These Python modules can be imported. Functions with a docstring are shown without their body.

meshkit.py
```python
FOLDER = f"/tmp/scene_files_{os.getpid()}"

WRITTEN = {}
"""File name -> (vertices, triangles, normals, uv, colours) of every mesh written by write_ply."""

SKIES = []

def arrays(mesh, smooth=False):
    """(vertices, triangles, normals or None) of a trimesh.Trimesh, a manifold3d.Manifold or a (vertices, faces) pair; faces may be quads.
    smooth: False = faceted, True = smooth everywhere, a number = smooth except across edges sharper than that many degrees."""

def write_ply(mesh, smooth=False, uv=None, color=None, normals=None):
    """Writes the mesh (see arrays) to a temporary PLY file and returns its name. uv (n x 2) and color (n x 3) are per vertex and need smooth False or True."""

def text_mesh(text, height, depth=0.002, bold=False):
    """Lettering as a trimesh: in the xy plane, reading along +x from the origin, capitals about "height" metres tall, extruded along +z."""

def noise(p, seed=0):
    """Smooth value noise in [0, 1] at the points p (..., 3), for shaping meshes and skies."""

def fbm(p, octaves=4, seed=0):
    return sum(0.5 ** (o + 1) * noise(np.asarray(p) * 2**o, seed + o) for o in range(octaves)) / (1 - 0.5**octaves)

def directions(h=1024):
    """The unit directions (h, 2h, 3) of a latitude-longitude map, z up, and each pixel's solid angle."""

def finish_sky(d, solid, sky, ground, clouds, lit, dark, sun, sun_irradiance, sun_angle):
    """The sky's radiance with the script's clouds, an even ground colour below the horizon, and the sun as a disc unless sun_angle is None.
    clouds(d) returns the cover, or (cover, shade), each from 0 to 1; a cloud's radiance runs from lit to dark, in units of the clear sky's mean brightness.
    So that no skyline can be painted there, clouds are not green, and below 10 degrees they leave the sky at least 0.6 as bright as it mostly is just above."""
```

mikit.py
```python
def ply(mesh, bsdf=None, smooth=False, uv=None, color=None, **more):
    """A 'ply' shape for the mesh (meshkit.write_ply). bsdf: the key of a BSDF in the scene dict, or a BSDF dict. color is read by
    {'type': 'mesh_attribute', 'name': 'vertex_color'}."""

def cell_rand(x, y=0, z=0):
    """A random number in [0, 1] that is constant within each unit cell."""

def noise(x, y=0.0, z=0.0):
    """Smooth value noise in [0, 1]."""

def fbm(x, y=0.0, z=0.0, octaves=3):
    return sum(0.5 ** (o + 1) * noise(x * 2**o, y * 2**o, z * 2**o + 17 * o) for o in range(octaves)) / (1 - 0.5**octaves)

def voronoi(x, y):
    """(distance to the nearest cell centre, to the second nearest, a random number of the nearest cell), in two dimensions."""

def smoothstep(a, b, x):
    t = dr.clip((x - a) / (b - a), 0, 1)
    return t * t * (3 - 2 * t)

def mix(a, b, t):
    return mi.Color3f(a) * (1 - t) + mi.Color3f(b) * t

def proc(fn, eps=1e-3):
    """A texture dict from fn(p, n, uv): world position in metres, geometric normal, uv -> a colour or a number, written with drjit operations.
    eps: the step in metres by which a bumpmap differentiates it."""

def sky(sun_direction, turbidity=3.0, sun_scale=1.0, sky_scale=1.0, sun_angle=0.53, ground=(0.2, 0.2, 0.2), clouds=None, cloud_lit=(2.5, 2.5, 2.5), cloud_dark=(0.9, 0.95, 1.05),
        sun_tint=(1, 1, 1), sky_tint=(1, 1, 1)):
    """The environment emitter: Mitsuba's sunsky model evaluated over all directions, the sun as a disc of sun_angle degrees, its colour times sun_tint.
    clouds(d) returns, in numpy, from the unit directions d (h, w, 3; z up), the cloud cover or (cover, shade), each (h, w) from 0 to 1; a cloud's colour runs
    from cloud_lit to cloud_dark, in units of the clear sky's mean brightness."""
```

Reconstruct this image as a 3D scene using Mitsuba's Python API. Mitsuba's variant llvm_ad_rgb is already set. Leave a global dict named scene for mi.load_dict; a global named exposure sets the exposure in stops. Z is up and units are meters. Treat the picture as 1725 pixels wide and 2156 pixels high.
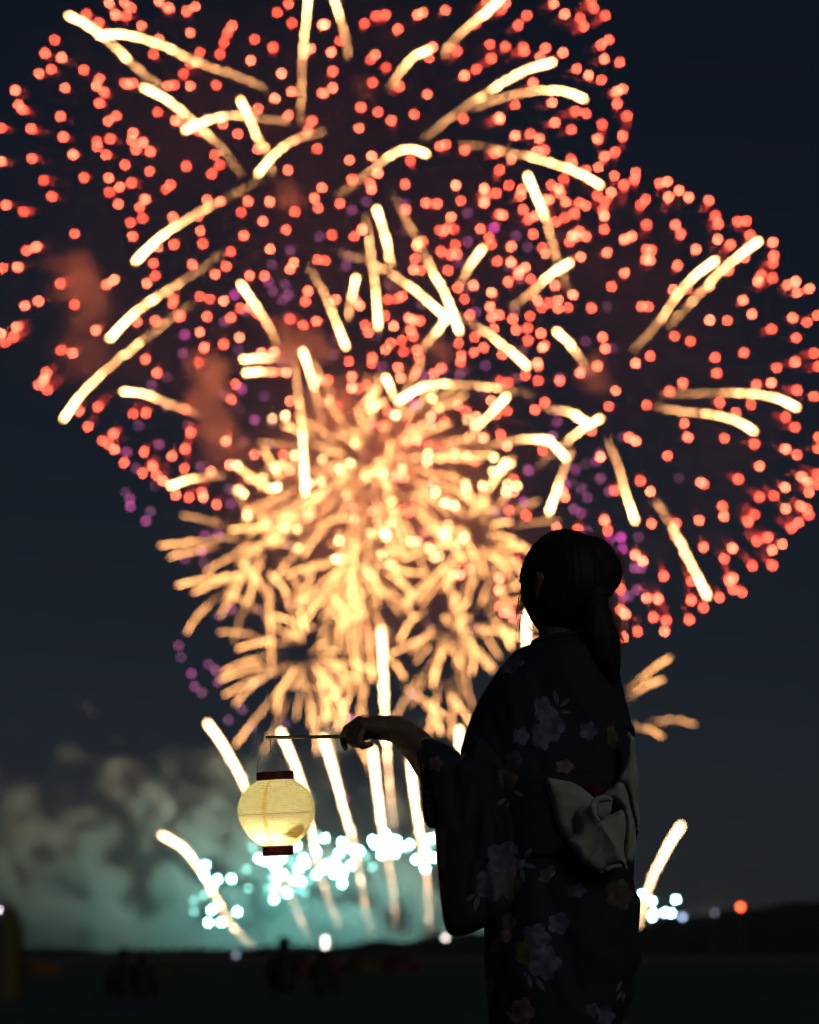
import math, random
import numpy as np, trimesh, drjit as dr, mitsuba as mi, mikit, meshkit
import manifold3d as m3
from manifold3d import Manifold
from shapely.geometry import Polygon, Point
from shapely import contains_xy
from scipy.spatial import Delaunay

rng = np.random.default_rng(7)
T = mi.ScalarTransform4f
scene, labels = {}, {}

LOWD, HAZED, PUFFD, STROBEK, BULBK = 0.26, 0.0009, 0.17, 1.2, 1.0      # densities of the smoke (per metre), strength of the sparks and of the lantern bulb
# ---------------------------------------------------------------- camera, sky, exposure
exposure = 2.0
FOC, CX, CY, HOR = 5030.0, 862.5, 1078.2, 2003.0        # focal length and axis in units of a 1725 px wide frame
CAMZ, FD = 0.78, 5.03
PITCH = math.atan((HOR - CY) / FOC)
cp, sp_ = math.cos(PITCH), math.sin(PITCH)
scene['camera'] = {'type': 'thinlens', 'fov': math.degrees(2 * math.atan(862.5 / FOC)), 'fov_axis': 'x', 'aperture_radius': 0.0118,
                   'focus_distance': FD, 'near_clip': 0.1, 'far_clip': 6000.0,
                   'to_world': T().look_at([0, 0, CAMZ], [0, cp, CAMZ + sp_], [0, 0, 1])}
SKY_W = 60.0
scene['sky'] = {**mikit.sky((0.55, -0.9, 0.5), turbidity=3, sky_scale=0.0245, sun_scale=0.046, sun_angle=25.0, sky_tint=(1.12, 1.0, 1.16), sun_tint=(0.75, 0.92, 1.15)),
                'sampling_weight': SKY_W}


def P(x, y, Y=FD):
    """The point at the distance Y that a direction measured in the photograph leads to."""
    a, b = (x - CX) / FOC, (CY - y) / FOC
    d = np.array([a, cp - b * sp_, sp_ + b * cp])
    return np.array([0, 0, CAMZ]) + d * (Y / d[1])


TILES = {'h': (1200, 2800, 2.4643), 'z': (1600, 2900, 1.568), 'y': (1600, 2050, 1.568), 'b': (2100, 2950, 3.1364), 'l': (900, 3000, 4.3125), 'k': (2000, 2050, 2.875)}


def Q(t, x, y):
    ox, oy, s = TILES[t]
    return ((ox + x / s) / 1.9, (oy + y / s) / 1.9)


def pts(s):
    return [tuple(map(float, p.split(','))) for p in s.split()]


def numbered(name):
    if name not in scene:
        return name
    i = 1
    while f'{name}_{i:03d}' in scene:
        i += 1
    return f'{name}_{i:03d}'


def tag(key, label=None, cat=None, group=None, kind=None):
    d = {k: v for k, v in (('label', label), ('category', cat), ('group', group), ('kind', kind)) if v}
    labels[key] = d
    return key


def add(name, shape, parent=None):
    key = numbered(f'{parent}__{name}' if parent else name)
    scene[key] = shape
    return key


USED = set()


def thing(name, label, cat, group=None):
    key, i = name, 0
    while key in USED:
        i += 1
        key = f'{name}_{i:03d}'
    USED.add(key)
    return tag(key, label, cat, group)


def catmull(p, n):
    p = np.asarray(p, float)
    q = np.vstack([2 * p[0] - p[1], p, 2 * p[-1] - p[-2]])
    out = []
    for s in np.linspace(0, len(p) - 1 - 1e-9, n):
        i = int(s); u = s - i
        a, b, c, d = q[i:i + 4]
        out.append(0.5 * (2 * b + (c - a) * u + (2 * a - 5 * b + 4 * c - d) * u * u + (3 * b - a - 3 * c + d) * u ** 3))
    return np.array(out)


def tube(p, r, sides=6, closed=True):
    p = np.asarray(p, float); r = np.broadcast_to(r, (len(p),))
    t = np.gradient(p, axis=0); t /= np.linalg.norm(t, axis=1, keepdims=True) + 1e-12
    ref = np.array([0.31, 0.87, 0.39])
    a = np.cross(t, ref); a /= np.linalg.norm(a, axis=1, keepdims=True) + 1e-12
    b = np.cross(t, a); g = np.arange(sides) * 2 * np.pi / sides
    v = p[:, None] + r[:, None, None] * (np.cos(g)[None, :, None] * a[:, None] + np.sin(g)[None, :, None] * b[:, None])
    i, j = np.meshgrid(np.arange(len(p) - 1), np.arange(sides), indexing='ij')
    A = i * sides + j; B = i * sides + (j + 1) % sides
    f = np.concatenate([np.stack([A, B, B + sides], -1).reshape(-1, 3), np.stack([A, B + sides, A + sides], -1).reshape(-1, 3)])
    v = v.reshape(-1, 3); n = len(v)
    v = np.vstack([v, p[:1], p[-1:]]); k = np.arange(sides); last = (len(p) - 1) * sides
    f = np.vstack([f, np.stack([k * 0 + n, (k + 1) % sides, k], 1), np.stack([k * 0 + n + 1, last + k, last + (k + 1) % sides], 1)])
    m = trimesh.Trimesh(v, f, process=False)
    if m.volume < 0:
        m.invert()
    return m


def lathe(prof, n=64):
    """prof: (radius, z) from bottom to top."""
    prof = np.asarray(prof, float); g = np.arange(n) * 2 * np.pi / n
    v = np.stack([prof[:, None, 0] * np.cos(g), prof[:, None, 0] * np.sin(g), prof[:, None, 1] + 0 * g], -1).reshape(-1, 3)
    i, j = np.meshgrid(np.arange(len(prof) - 1), np.arange(n), indexing='ij')
    A = i * n + j; B = i * n + (j + 1) % n
    f = np.concatenate([np.stack([A, B, B + n], -1).reshape(-1, 3), np.stack([A, B + n, A + n], -1).reshape(-1, 3)])
    return trimesh.Trimesh(v, f, process=False)


def tri(man):
    m = man.to_mesh()
    return trimesh.Trimesh(np.array(m.vert_properties[:, :3]), np.array(m.tri_verts), process=False)


def ball(c, r, seg=20):
    return Manifold.sphere(float(r), seg).translate([float(x) for x in c])


def limb(joints, seg=20):
    """joints: [(point, radius), ...] -> hulls of neighbouring spheres, united."""
    return sum((Manifold.batch_hull([ball(*a, seg), ball(*b, seg)]) for a, b in zip(joints, joints[1:])), Manifold())


def smooth_body(man, edge, it=12):
    m = tri(man.refine_to_length(edge))
    m.merge_vertices()
    return trimesh.smoothing.filter_taubin(m, lamb=0.5, nu=0.52, iterations=it)


# ---------------------------------------------------------------- materials
def rgb(*c):
    return {'type': 'rgb', 'value': list(c)}


def principled(c, rough=0.7, **k):
    return {'type': 'twosided', 'bsdf': {'type': 'principled', 'base_color': c if isinstance(c, dict) else rgb(*c), 'roughness': rough, **k}}


scene['ember'] = {'type': 'diffuse', 'reflectance': rgb(0.97, 0.97, 0.97)}           # white ash
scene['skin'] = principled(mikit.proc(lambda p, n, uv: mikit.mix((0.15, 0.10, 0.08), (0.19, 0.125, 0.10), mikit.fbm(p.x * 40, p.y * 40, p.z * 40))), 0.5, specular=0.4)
scene['hair'] = principled(mikit.proc(lambda p, n, uv: mikit.mix((0.012, 0.010, 0.009), (0.028, 0.022, 0.02), mikit.noise(p.x * 300 + 9 * mikit.noise(p.z * 9), p.y * 300, p.z * 6))), 0.55, specular=0.2)
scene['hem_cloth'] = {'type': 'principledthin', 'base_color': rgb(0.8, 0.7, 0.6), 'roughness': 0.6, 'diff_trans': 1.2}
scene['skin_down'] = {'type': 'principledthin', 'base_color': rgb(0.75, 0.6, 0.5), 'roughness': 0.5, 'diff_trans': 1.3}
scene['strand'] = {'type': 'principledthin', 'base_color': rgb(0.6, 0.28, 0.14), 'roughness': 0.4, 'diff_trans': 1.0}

FLOWERS, LEAVES = [], []          # (x, z, radius, squash, angle, colour) in metres on the cloth


def fl(t, x, y, r, col, sq=1.0, ang=0.0):
    c = P(*Q(t, x, y), 4.9)
    FLOWERS.append((c[0], c[2], r / TILES[t][2] / 1.9 * 1.2e-3, sq, ang, col))


def lf(t, x, y, r, ang, col=(0.20, 0.22, 0.32)):
    c = P(*Q(t, x, y), 4.9)
    LEAVES.append((c[0], c[2], r / TILES[t][2] / 1.9 * 0.98e-3, math.radians(ang), col))


LIL, PNK, YEL, TAN, BLU = (0.27, 0.22, 0.42), (0.40, 0.22, 0.33), (0.22, 0.18, 0.05), (0.19, 0.14, 0.10), (0.20, 0.22, 0.42)
for a in [('y', 710, 935, 58, LIL, 0.7, 0.5), ('y', 905, 1240, 70, BLU, 1.5, 0.2), ('y', 950, 1330, 85, LIL, 1.3, 0.3), ('y', 890, 1400, 70, LIL, 1.4, 0.1), ('y', 760, 1402, 50, LIL), ('y', 1185, 1368, 54, LIL, 1, 0.4),
          ('y', 1342, 1400, 48, YEL, 2.1, 0.15), ('z', 225, 245, 42, PNK, 1.1), ('z', 718, 225, 52, LIL, 1.2), ('z', 675, 335, 62, TAN, 1.2, 0.2), ('z', 1035, 262, 46, PNK, 0.8),
          ('z', 660, 855, 108, LIL, 1.0, 0.2), ('z', 575, 1005, 88, LIL, 1, 0.5), ('z', 672, 1005, 80, TAN, 1), ('z', 925, 940, 46, LIL, 0.6, 0.8), ('z', 1112, 1040, 48, BLU, 0.7), ('z', 1392, 1062, 84, TAN), ('z', 995, 1247, 60, LIL),
          ('z', 668, 1240, 58, TAN, 1.1), ('z', 665, 1325, 40, PNK), ('z', 610, 1392, 36, PNK, 1.3), ('z', 855, 1340, 78, LIL), ('z', 905, 1492, 92, LIL, 1, 0.3), ('z', 785, 1425, 66, YEL, 1.3), ('z', 787, 1562, 14, LIL),
          ('z', 772, 1802, 72, PNK, 1.2), ('z', 1302, 1832, 54, LIL), ('z', 573, 1640, 40, BLU, 1.2), ('z', 420, 20, 40, PNK), ('z', 1210, 1790, 40, BLU)]:
    fl(*a)
for a in [('y', 982, 1160, 55, 100), ('y', 1035, 1192, 48, 40), ('y', 1040, 1250, 42, -10), ('z', 398, 188, 46, 60), ('z', 745, 432, 44, -30), ('z', 640, 480, 42, 35), ('z', 680, 495, 34, 70), ('z', 803, 812, 56, 60), ('z', 818, 885, 46, -15), ('z', 770, 942, 52, -80),
          ('z', 448, 1082, 44, 30), ('z', 484, 1112, 58, 75), ('z', 815, 1612, 50, -80), ('z', 880, 1630, 56, -55), ('z', 698, 1830, 44, -55), ('z', 1386, 1640, 46, 60), ('z', 1388, 1702, 40, 55), ('z', 1418, 1712, 36, 80)]:
    lf(*a)


def cloth(p, n, uv):
    wob = (mikit.noise(p.x * 260, p.z * 260) - 0.5) * 0.0035
    c = mikit.mix((0.017, 0.021, 0.036), (0.028, 0.032, 0.054), mikit.fbm(p.x * 12, p.y * 12, p.z * 12))
    for x, z, r, sq, ang, col in FLOWERS:
        dx, dz = p.x - x, p.z - z
        ca, sa = math.cos(ang), math.sin(ang)
        u, v = (dx * ca + dz * sa) * math.sqrt(sq), (dz * ca - dx * sa) / math.sqrt(sq)
        rr, th = dr.sqrt(u * u + v * v) + wob, dr.atan2(v, u)
        lobe = r * (0.74 + 0.26 * dr.abs(dr.cos(2.5 * th + ang * 3)))
        m = mikit.smoothstep(0.0, -0.0025, rr - lobe)
        tone = 0.45 + 0.75 * mikit.noise(p.x * 45 + x * 70, p.z * 45) * (0.55 + 0.45 * dr.minimum(rr / r, 1))
        c = mikit.mix(c, mi.Color3f(*col) * tone, m * (0.25 + 0.7 * mikit.noise(p.x * 90 + 7 * x, p.z * 90)))
    for x, z, r, ang, col in LEAVES:
        dx, dz = p.x - x, p.z - z
        u, v = dx * math.cos(ang) + dz * math.sin(ang), dz * math.cos(ang) - dx * math.sin(ang)
        h = 0.3 * r * dr.maximum(0, 1 - (u / r) * (u / r))
        m = mikit.smoothstep(0.0, -0.0012, dr.abs(v) - h) * mikit.smoothstep(0.0001, 0.0009, dr.abs(v))
        c = mikit.mix(c, mi.Color3f(*col), m * 0.8)
    return c


weave = mikit.proc(lambda p, n, uv: mikit.noise(p.x * 900, p.y * 900, p.z * 900) + 3 * mikit.fbm(p.x * 70, p.y * 70, p.z * 35), 4e-4)
scene['yukata_cloth'] = {'type': 'bumpmap', 'arbitrary': weave, 'scale': 0.0006, 'bsdf': principled(mikit.proc(cloth), 0.75, specular=0.3, sheen=0.25)}
scene['obi_cloth'] = {'type': 'bumpmap', 'arbitrary': weave, 'scale': 0.0007, 'bsdf': principled(mikit.proc(lambda p, n, uv: mikit.mix((0.30, 0.33, 0.31), (0.44, 0.47, 0.44), mikit.fbm(p.x * 30, p.y * 30, p.z * 30))), 0.85, specular=0.2, sheen=0.3)}
scene['red_cloth'] = principled((0.06, 0.008, 0.008), 0.8)
scene['sheer_cloth'] = {'type': 'principledthin', 'base_color': mikit.proc(lambda p, n, uv: mi.Color3f(0.20, 0.19, 0.11) * (0.25 + 0.75 * mikit.noise(p.x * 900, p.z * 240))), 'roughness': 0.7, 'diff_trans': 1.3}
scene['paper'] = {'type': 'principledthin', 'base_color': mikit.proc(lambda p, n, uv: mikit.mix((0.86, 0.83, 0.62), (0.95, 0.93, 0.74), mikit.fbm(p.x * 60, p.y * 60, p.z * 60))), 'roughness': 0.6, 'diff_trans': 1.2}
scene['paper_seam'] = {'type': 'principledthin', 'base_color': rgb(0.72, 0.46, 0.20), 'roughness': 0.6, 'diff_trans': 1.1}
scene['rib_wire'] = principled((0.20, 0.11, 0.05), 0.6)
scene['lacquer'] = principled(mikit.proc(lambda p, n, uv: mikit.mix((0.075, 0.011, 0.010), (0.12, 0.018, 0.014), mikit.noise(p.x * 80, p.y * 80, p.z * 30))), 0.35, specular=0.5)
scene['bamboo'] = principled(mikit.proc(lambda p, n, uv: mikit.mix((0.16, 0.12, 0.06), (0.30, 0.24, 0.12), mikit.noise(p.x * 60, p.y * 400, p.z * 400))), 0.4)
scene['wire'] = principled((0.30, 0.25, 0.2), 0.35, metallic=0.8)
scene['dark_cloth'] = principled((0.015, 0.017, 0.022), 0.85)
scene['dark_metal'] = principled((0.05, 0.05, 0.055), 0.5)
scene['grass'] = {'type': 'twosided', 'bsdf': {'type': 'diffuse', 'reflectance': mikit.proc(lambda p, n, uv: mikit.mix((0.045, 0.085, 0.105), (0.085, 0.14, 0.16), mikit.fbm(p.x * 1.3, p.y * 1.3)))}}
scene['hill_trees'] = {'type': 'twosided', 'bsdf': {'type': 'diffuse', 'reflectance': mikit.proc(lambda p, n, uv: mikit.mix((0.008, 0.024, 0.036), (0.016, 0.04, 0.055), mikit.fbm(p.x * 0.3, p.y * 0.3, p.z * 0.6)))}}
scene['tent_red'] = principled((0.06, 0.006, 0.005), 0.7)
scene['tent_yellow'] = principled((0.05, 0.036, 0.010), 0.7)
scene['tent_orange'] = principled((0.16, 0.05, 0.015), 0.7)
scene['tent_flame'] = principled((0.20, 0.045, 0.012), 0.7)
scene['tent_lemon'] = principled((0.09, 0.07, 0.012), 0.7)


def glow(L, w):
    return {'type': 'area', 'radiance': rgb(*L), 'sampling_weight': float(max(w, 1e-3))}


# ---------------------------------------------------------------- ground, far hill, sky is above
n = 60
gx = np.concatenate([-np.geomspace(2500, 2, 30), np.geomspace(2, 2500, 30)])
gy = np.concatenate([[-300, -60, -20, -6], np.linspace(-2, 40, 30), np.geomspace(44, 3000, 34)])
X, Yg = np.meshgrid(gx, gy)
Zg = 0.05 * (meshkit.fbm(np.stack([X * 0.12, Yg * 0.12, 0 * X], -1)) - 0.5) * np.clip(np.hypot(X, Yg - 5) / 12, 0, 1) - 0.02
gi, gj = np.meshgrid(np.arange(len(gy) - 1), np.arange(len(gx) - 1), indexing='ij')
A = (gi * len(gx) + gj).ravel()
gf = np.vstack([np.stack([A, A + 1, A + 1 + len(gx)], 1), np.stack([A, A + 1 + len(gx), A + len(gx)], 1)])
scene['ground'] = mikit.ply(trimesh.Trimesh(np.stack([X, Yg, Zg], -1).reshape(-1, 3), gf, process=False), 'grass', True)
tag('ground', 'dark night grass field below the fireworks', kind='structure')


def ridge(name, Y, prof, rough, thick=60, seed=0):
    """A long wooded ridge whose crest passes through the heights of prof, seen at the distance Y."""
    xs = np.array([a for a, b in prof]); ys = np.array([b for a, b in prof])
    px = np.arange(xs[0], xs[-1], 4.0)
    crest = np.array([P(a, b, Y) for a, b in zip(px, np.interp(px, xs, ys))])
    nn = meshkit.fbm(np.stack([crest[:, 0] * 0.25, crest[:, 0] * 0 + seed, crest[:, 0] * 0], -1), 4, seed) - 0.5
    crest[:, 2] += nn * rough
    rows = [(-thick, -1.0), (-thick * 0.6, 0.35), (-thick * 0.25, 0.8), (0, 1.0), (thick * 0.4, 0.8), (thick, -0.5)]
    v, k = [], len(px)
    for r, (dy, h) in enumerate(rows):
        w = meshkit.fbm(np.stack([crest[:, 0] * 0.2, crest[:, 0] * 0 + r * 3.1, crest[:, 0] * 0], -1), 3, seed + r) - 0.5
        v.append(np.stack([crest[:, 0], crest[:, 1] + dy + w * 4, np.where(h < 0, -2, crest[:, 2] * h + (w * rough if r not in (3,) else 0))], 1))
    v = np.vstack(v); i, j = np.meshgrid(np.arange(len(rows) - 1), np.arange(k - 1), indexing='ij'); A = (i * k + j).ravel()
    f = np.vstack([np.stack([A, A + 1, A + 1 + k], 1), np.stack([A, A + 1 + k, A + k], 1)])
    scene[name] = mikit.ply(trimesh.Trimesh(v, f, process=False), 'hill_trees', True)


ridge('hill', 335, [(-900, 1996), (0, 1996), (300, 2000), (560, 1996), (700, 1993), (860, 1978), (1000, 1964), (1200, 1954), (1340, 1948), (1450, 1932), (1530, 1914), (1725, 1900), (2100, 1890), (2700, 1900)], 1.3, thick=30, seed=3)
tag('hill', 'low dark wooded hill rising to the right behind the field', kind='structure')

# ---------------------------------------------------------------- lamps at the edge of the field
sph = trimesh.creation.icosphere(2, 1.0)
sphp = mikit.ply(sph, 'ember', True)


def lamp(px, py, Y, r, L, label, group=None, both=0):
    c = P(px, py, Y)
    t = thing('street_lamp' if c[2] > 1.2 else 'ground_lamp', label, 'street lamp' if c[2] > 1.2 else 'lamp', group)
    add('pole', mikit.ply(tube([[c[0], c[1] + 0.1, -0.1], [c[0], c[1] + 0.1, max(c[2] - r, 0.05)]], 0.07 if c[2] > 1.2 else 0.03, 8), 'dark_metal', 40), t)
    add('lamp_head', {**sphp, 'to_world': T().translate(list(c)).scale(r), 'emitter': glow(L, 0.3)}, t)
    if both:
        add('lamp_head', {**sphp, 'to_world': T().translate([c[0], c[1], c[2] - both]).scale(r), 'emitter': glow(L, 0.3)}, t)
    add('hood', mikit.ply(trimesh.creation.cone(r * 1.3, r * 0.7, sections=16).apply_translation([c[0], c[1], c[2] + r * 0.9]), 'dark_metal', 40), t)


lamp(685, 1978, 285, 0.282, (1.9, 1.45, 1.45), 'pinkish white double lamp on the horizon left of the woman', both=0.7)
lamp(938, 1975, 285, 0.249, (1.5, 1.25, 1.2), 'small pinkish white lamp on the horizon just below the hanging sleeve')
lamp(1560, 1910, 285, 0.282, (3.4, 0.33, 0.10), 'orange red lamp on the hill at the far right')
lamp(1437, 1931, 285, 0.249, (0.55, 0.72, 1.15), 'pale blue lamp on the hill right of the white sparks')
lamp(1505, 1922, 285, 0.232, (0.10, 0.11, 0.17), 'faint grey blue lamp between the pale blue lamp and the orange red one')
lamp(497, 2011, 150, 0.12, (0.22, 0.25, 0.32), 'dim blue grey lamp low on the field under the lantern')


# ---------------------------------------------------------------- pop-up tents and seated people on the field
def tent(px, py, Y, w, mats, label):
    c = P(px, py, Y); h = c[2]
    t = thing('dome_tent', label, 'tent', None)
    k = len(mats)
    for i, m in enumerate(mats):
        g = np.linspace(-np.pi, 0, 8) if k == 1 else np.linspace(-np.pi * (1 - i / k), -np.pi * (1 - (i + 1) / k), 8)
        if k == 1:
            g = np.linspace(-np.pi, np.pi, 25)
        u = np.linspace(0, 1, 9)
        prof = np.stack([w * np.cos(u * np.pi / 2) ** 0.8, h * np.sin(u * np.pi / 2)], 1)
        v = np.stack([prof[:, None, 0] * np.cos(g) * 1.0, prof[:, None, 0] * np.sin(g) * 0.8, prof[:, None, 1] + 0.02 * np.cos(g * 8)], -1).reshape(-1, 3) + [c[0], c[1], 0]
        ii, jj = np.meshgrid(np.arange(8), np.arange(len(g) - 1), indexing='ij'); A = (ii * len(g) + jj).ravel(); q = len(g)
        f = np.vstack([np.stack([A, A + 1, A + 1 + q], 1), np.stack([A, A + 1 + q, A + q], 1)])
        add('panel', mikit.ply(trimesh.Trimesh(v, f, process=False), m, True), t)
    for s in (-1, 1):
        u = np.linspace(0, np.pi, 15)
        add('pole', mikit.ply(tube(np.stack([c[0] + w * 1.01 * np.cos(u) * s, c[1] - 0.55 * w * np.cos(u), h * 1.02 * np.sin(u) ** 0.8], 1), 0.012, 5), 'dark_metal', True), t)
    return t


tent(12, 1910, 40, 0.34, ['tent_flame', 'tent_lemon'], 'orange and yellow dome tent lit at the left edge of the photo')
tent(766, 2011, 90, 0.75, ['tent_yellow'], 'low dim yellow tent between the two wide red ones, under the ground sparks')
tent(690, 2016, 88, 0.55, ['tent_red'], 'low dim red tent left of the yellow one below the double lamp')
tent(838, 2014, 92, 0.85, ['tent_red'], 'low dim red tent right of the yellow one, nearest the woman')
tent(636, 2013, 86, 0.40, ['tent_red'], 'small dark red tent under the lantern, leftmost of the red ones')
tent(335, 2026, 80, 0.55, ['tent_yellow'], 'small dark yellow tent on the field left of the lantern')
tent(90, 2026, 80, 0.7, ['tent_orange'], 'low brownish orange tent at the lower left of the field')
lamp(-2, 1916, 38.6, 0.024, (2.6, 2.1, 2.5), 'white lamp glowing at the left edge beside the orange tent')


def sitter(px, py, Y, label, lean=0.0, turn=0.0):
    c = P(px, py, Y); h = c[2]
    s = h / 0.9
    R = lambda x, y, z: np.array([c[0] + s * (x * math.cos(turn) - y * math.sin(turn)), c[1] + s * (x * math.sin(turn) + y * math.cos(turn)), s * z])
    j = lambda *a: [(R(*q[:3]), q[3] * s) for q in a]
    b = limb(j((0, 0, .13, .15), (lean, .06, .36, .14), (lean, .08, .56, .11), (lean, .10, .66, .055), (lean, .12, .78, .10), (lean, .13, .80, .105)), 14)
    for k in (-1, 1):
        b += limb(j((k * .08, 0, .12, .10), (k * .2, .34, .3, .075), (k * .16, .5, .06, .05), (k * .16, .6, .04, .045)), 12)
        b += limb(j((lean + k * .17, .08, .54, .065), (k * .27, .16, .34, .05), (k * .14, .36, .34, .04)), 12)
    t = thing('person', label, 'person', 'people sitting on the field')
    add('body', mikit.ply(smooth_body(b, 0.06 * s, 8), 'dark_cloth', True), t)
    add('hair', mikit.ply(trimesh.creation.icosphere(2, 0.112 * s).apply_scale([1, 1, 0.85]).apply_translation(R(lean, .11, .82)), 'hair', True), t)


sitter(597, 1974, 48, 'dark seated person just right of the lantern whose head rises into the teal smoke', 0.02, 0.1)
sitter(674, 1997, 46, 'broad dark seated person on the field below the double lamp', 0.0, -0.3)
sitter(260, 1996, 44, 'dark seated person at lower left, the left one of a close pair', 0.03, 0.3)
sitter(298, 2011, 42, 'dark seated person at lower left, lower right one of a close pair', -0.02, -0.2)


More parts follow.
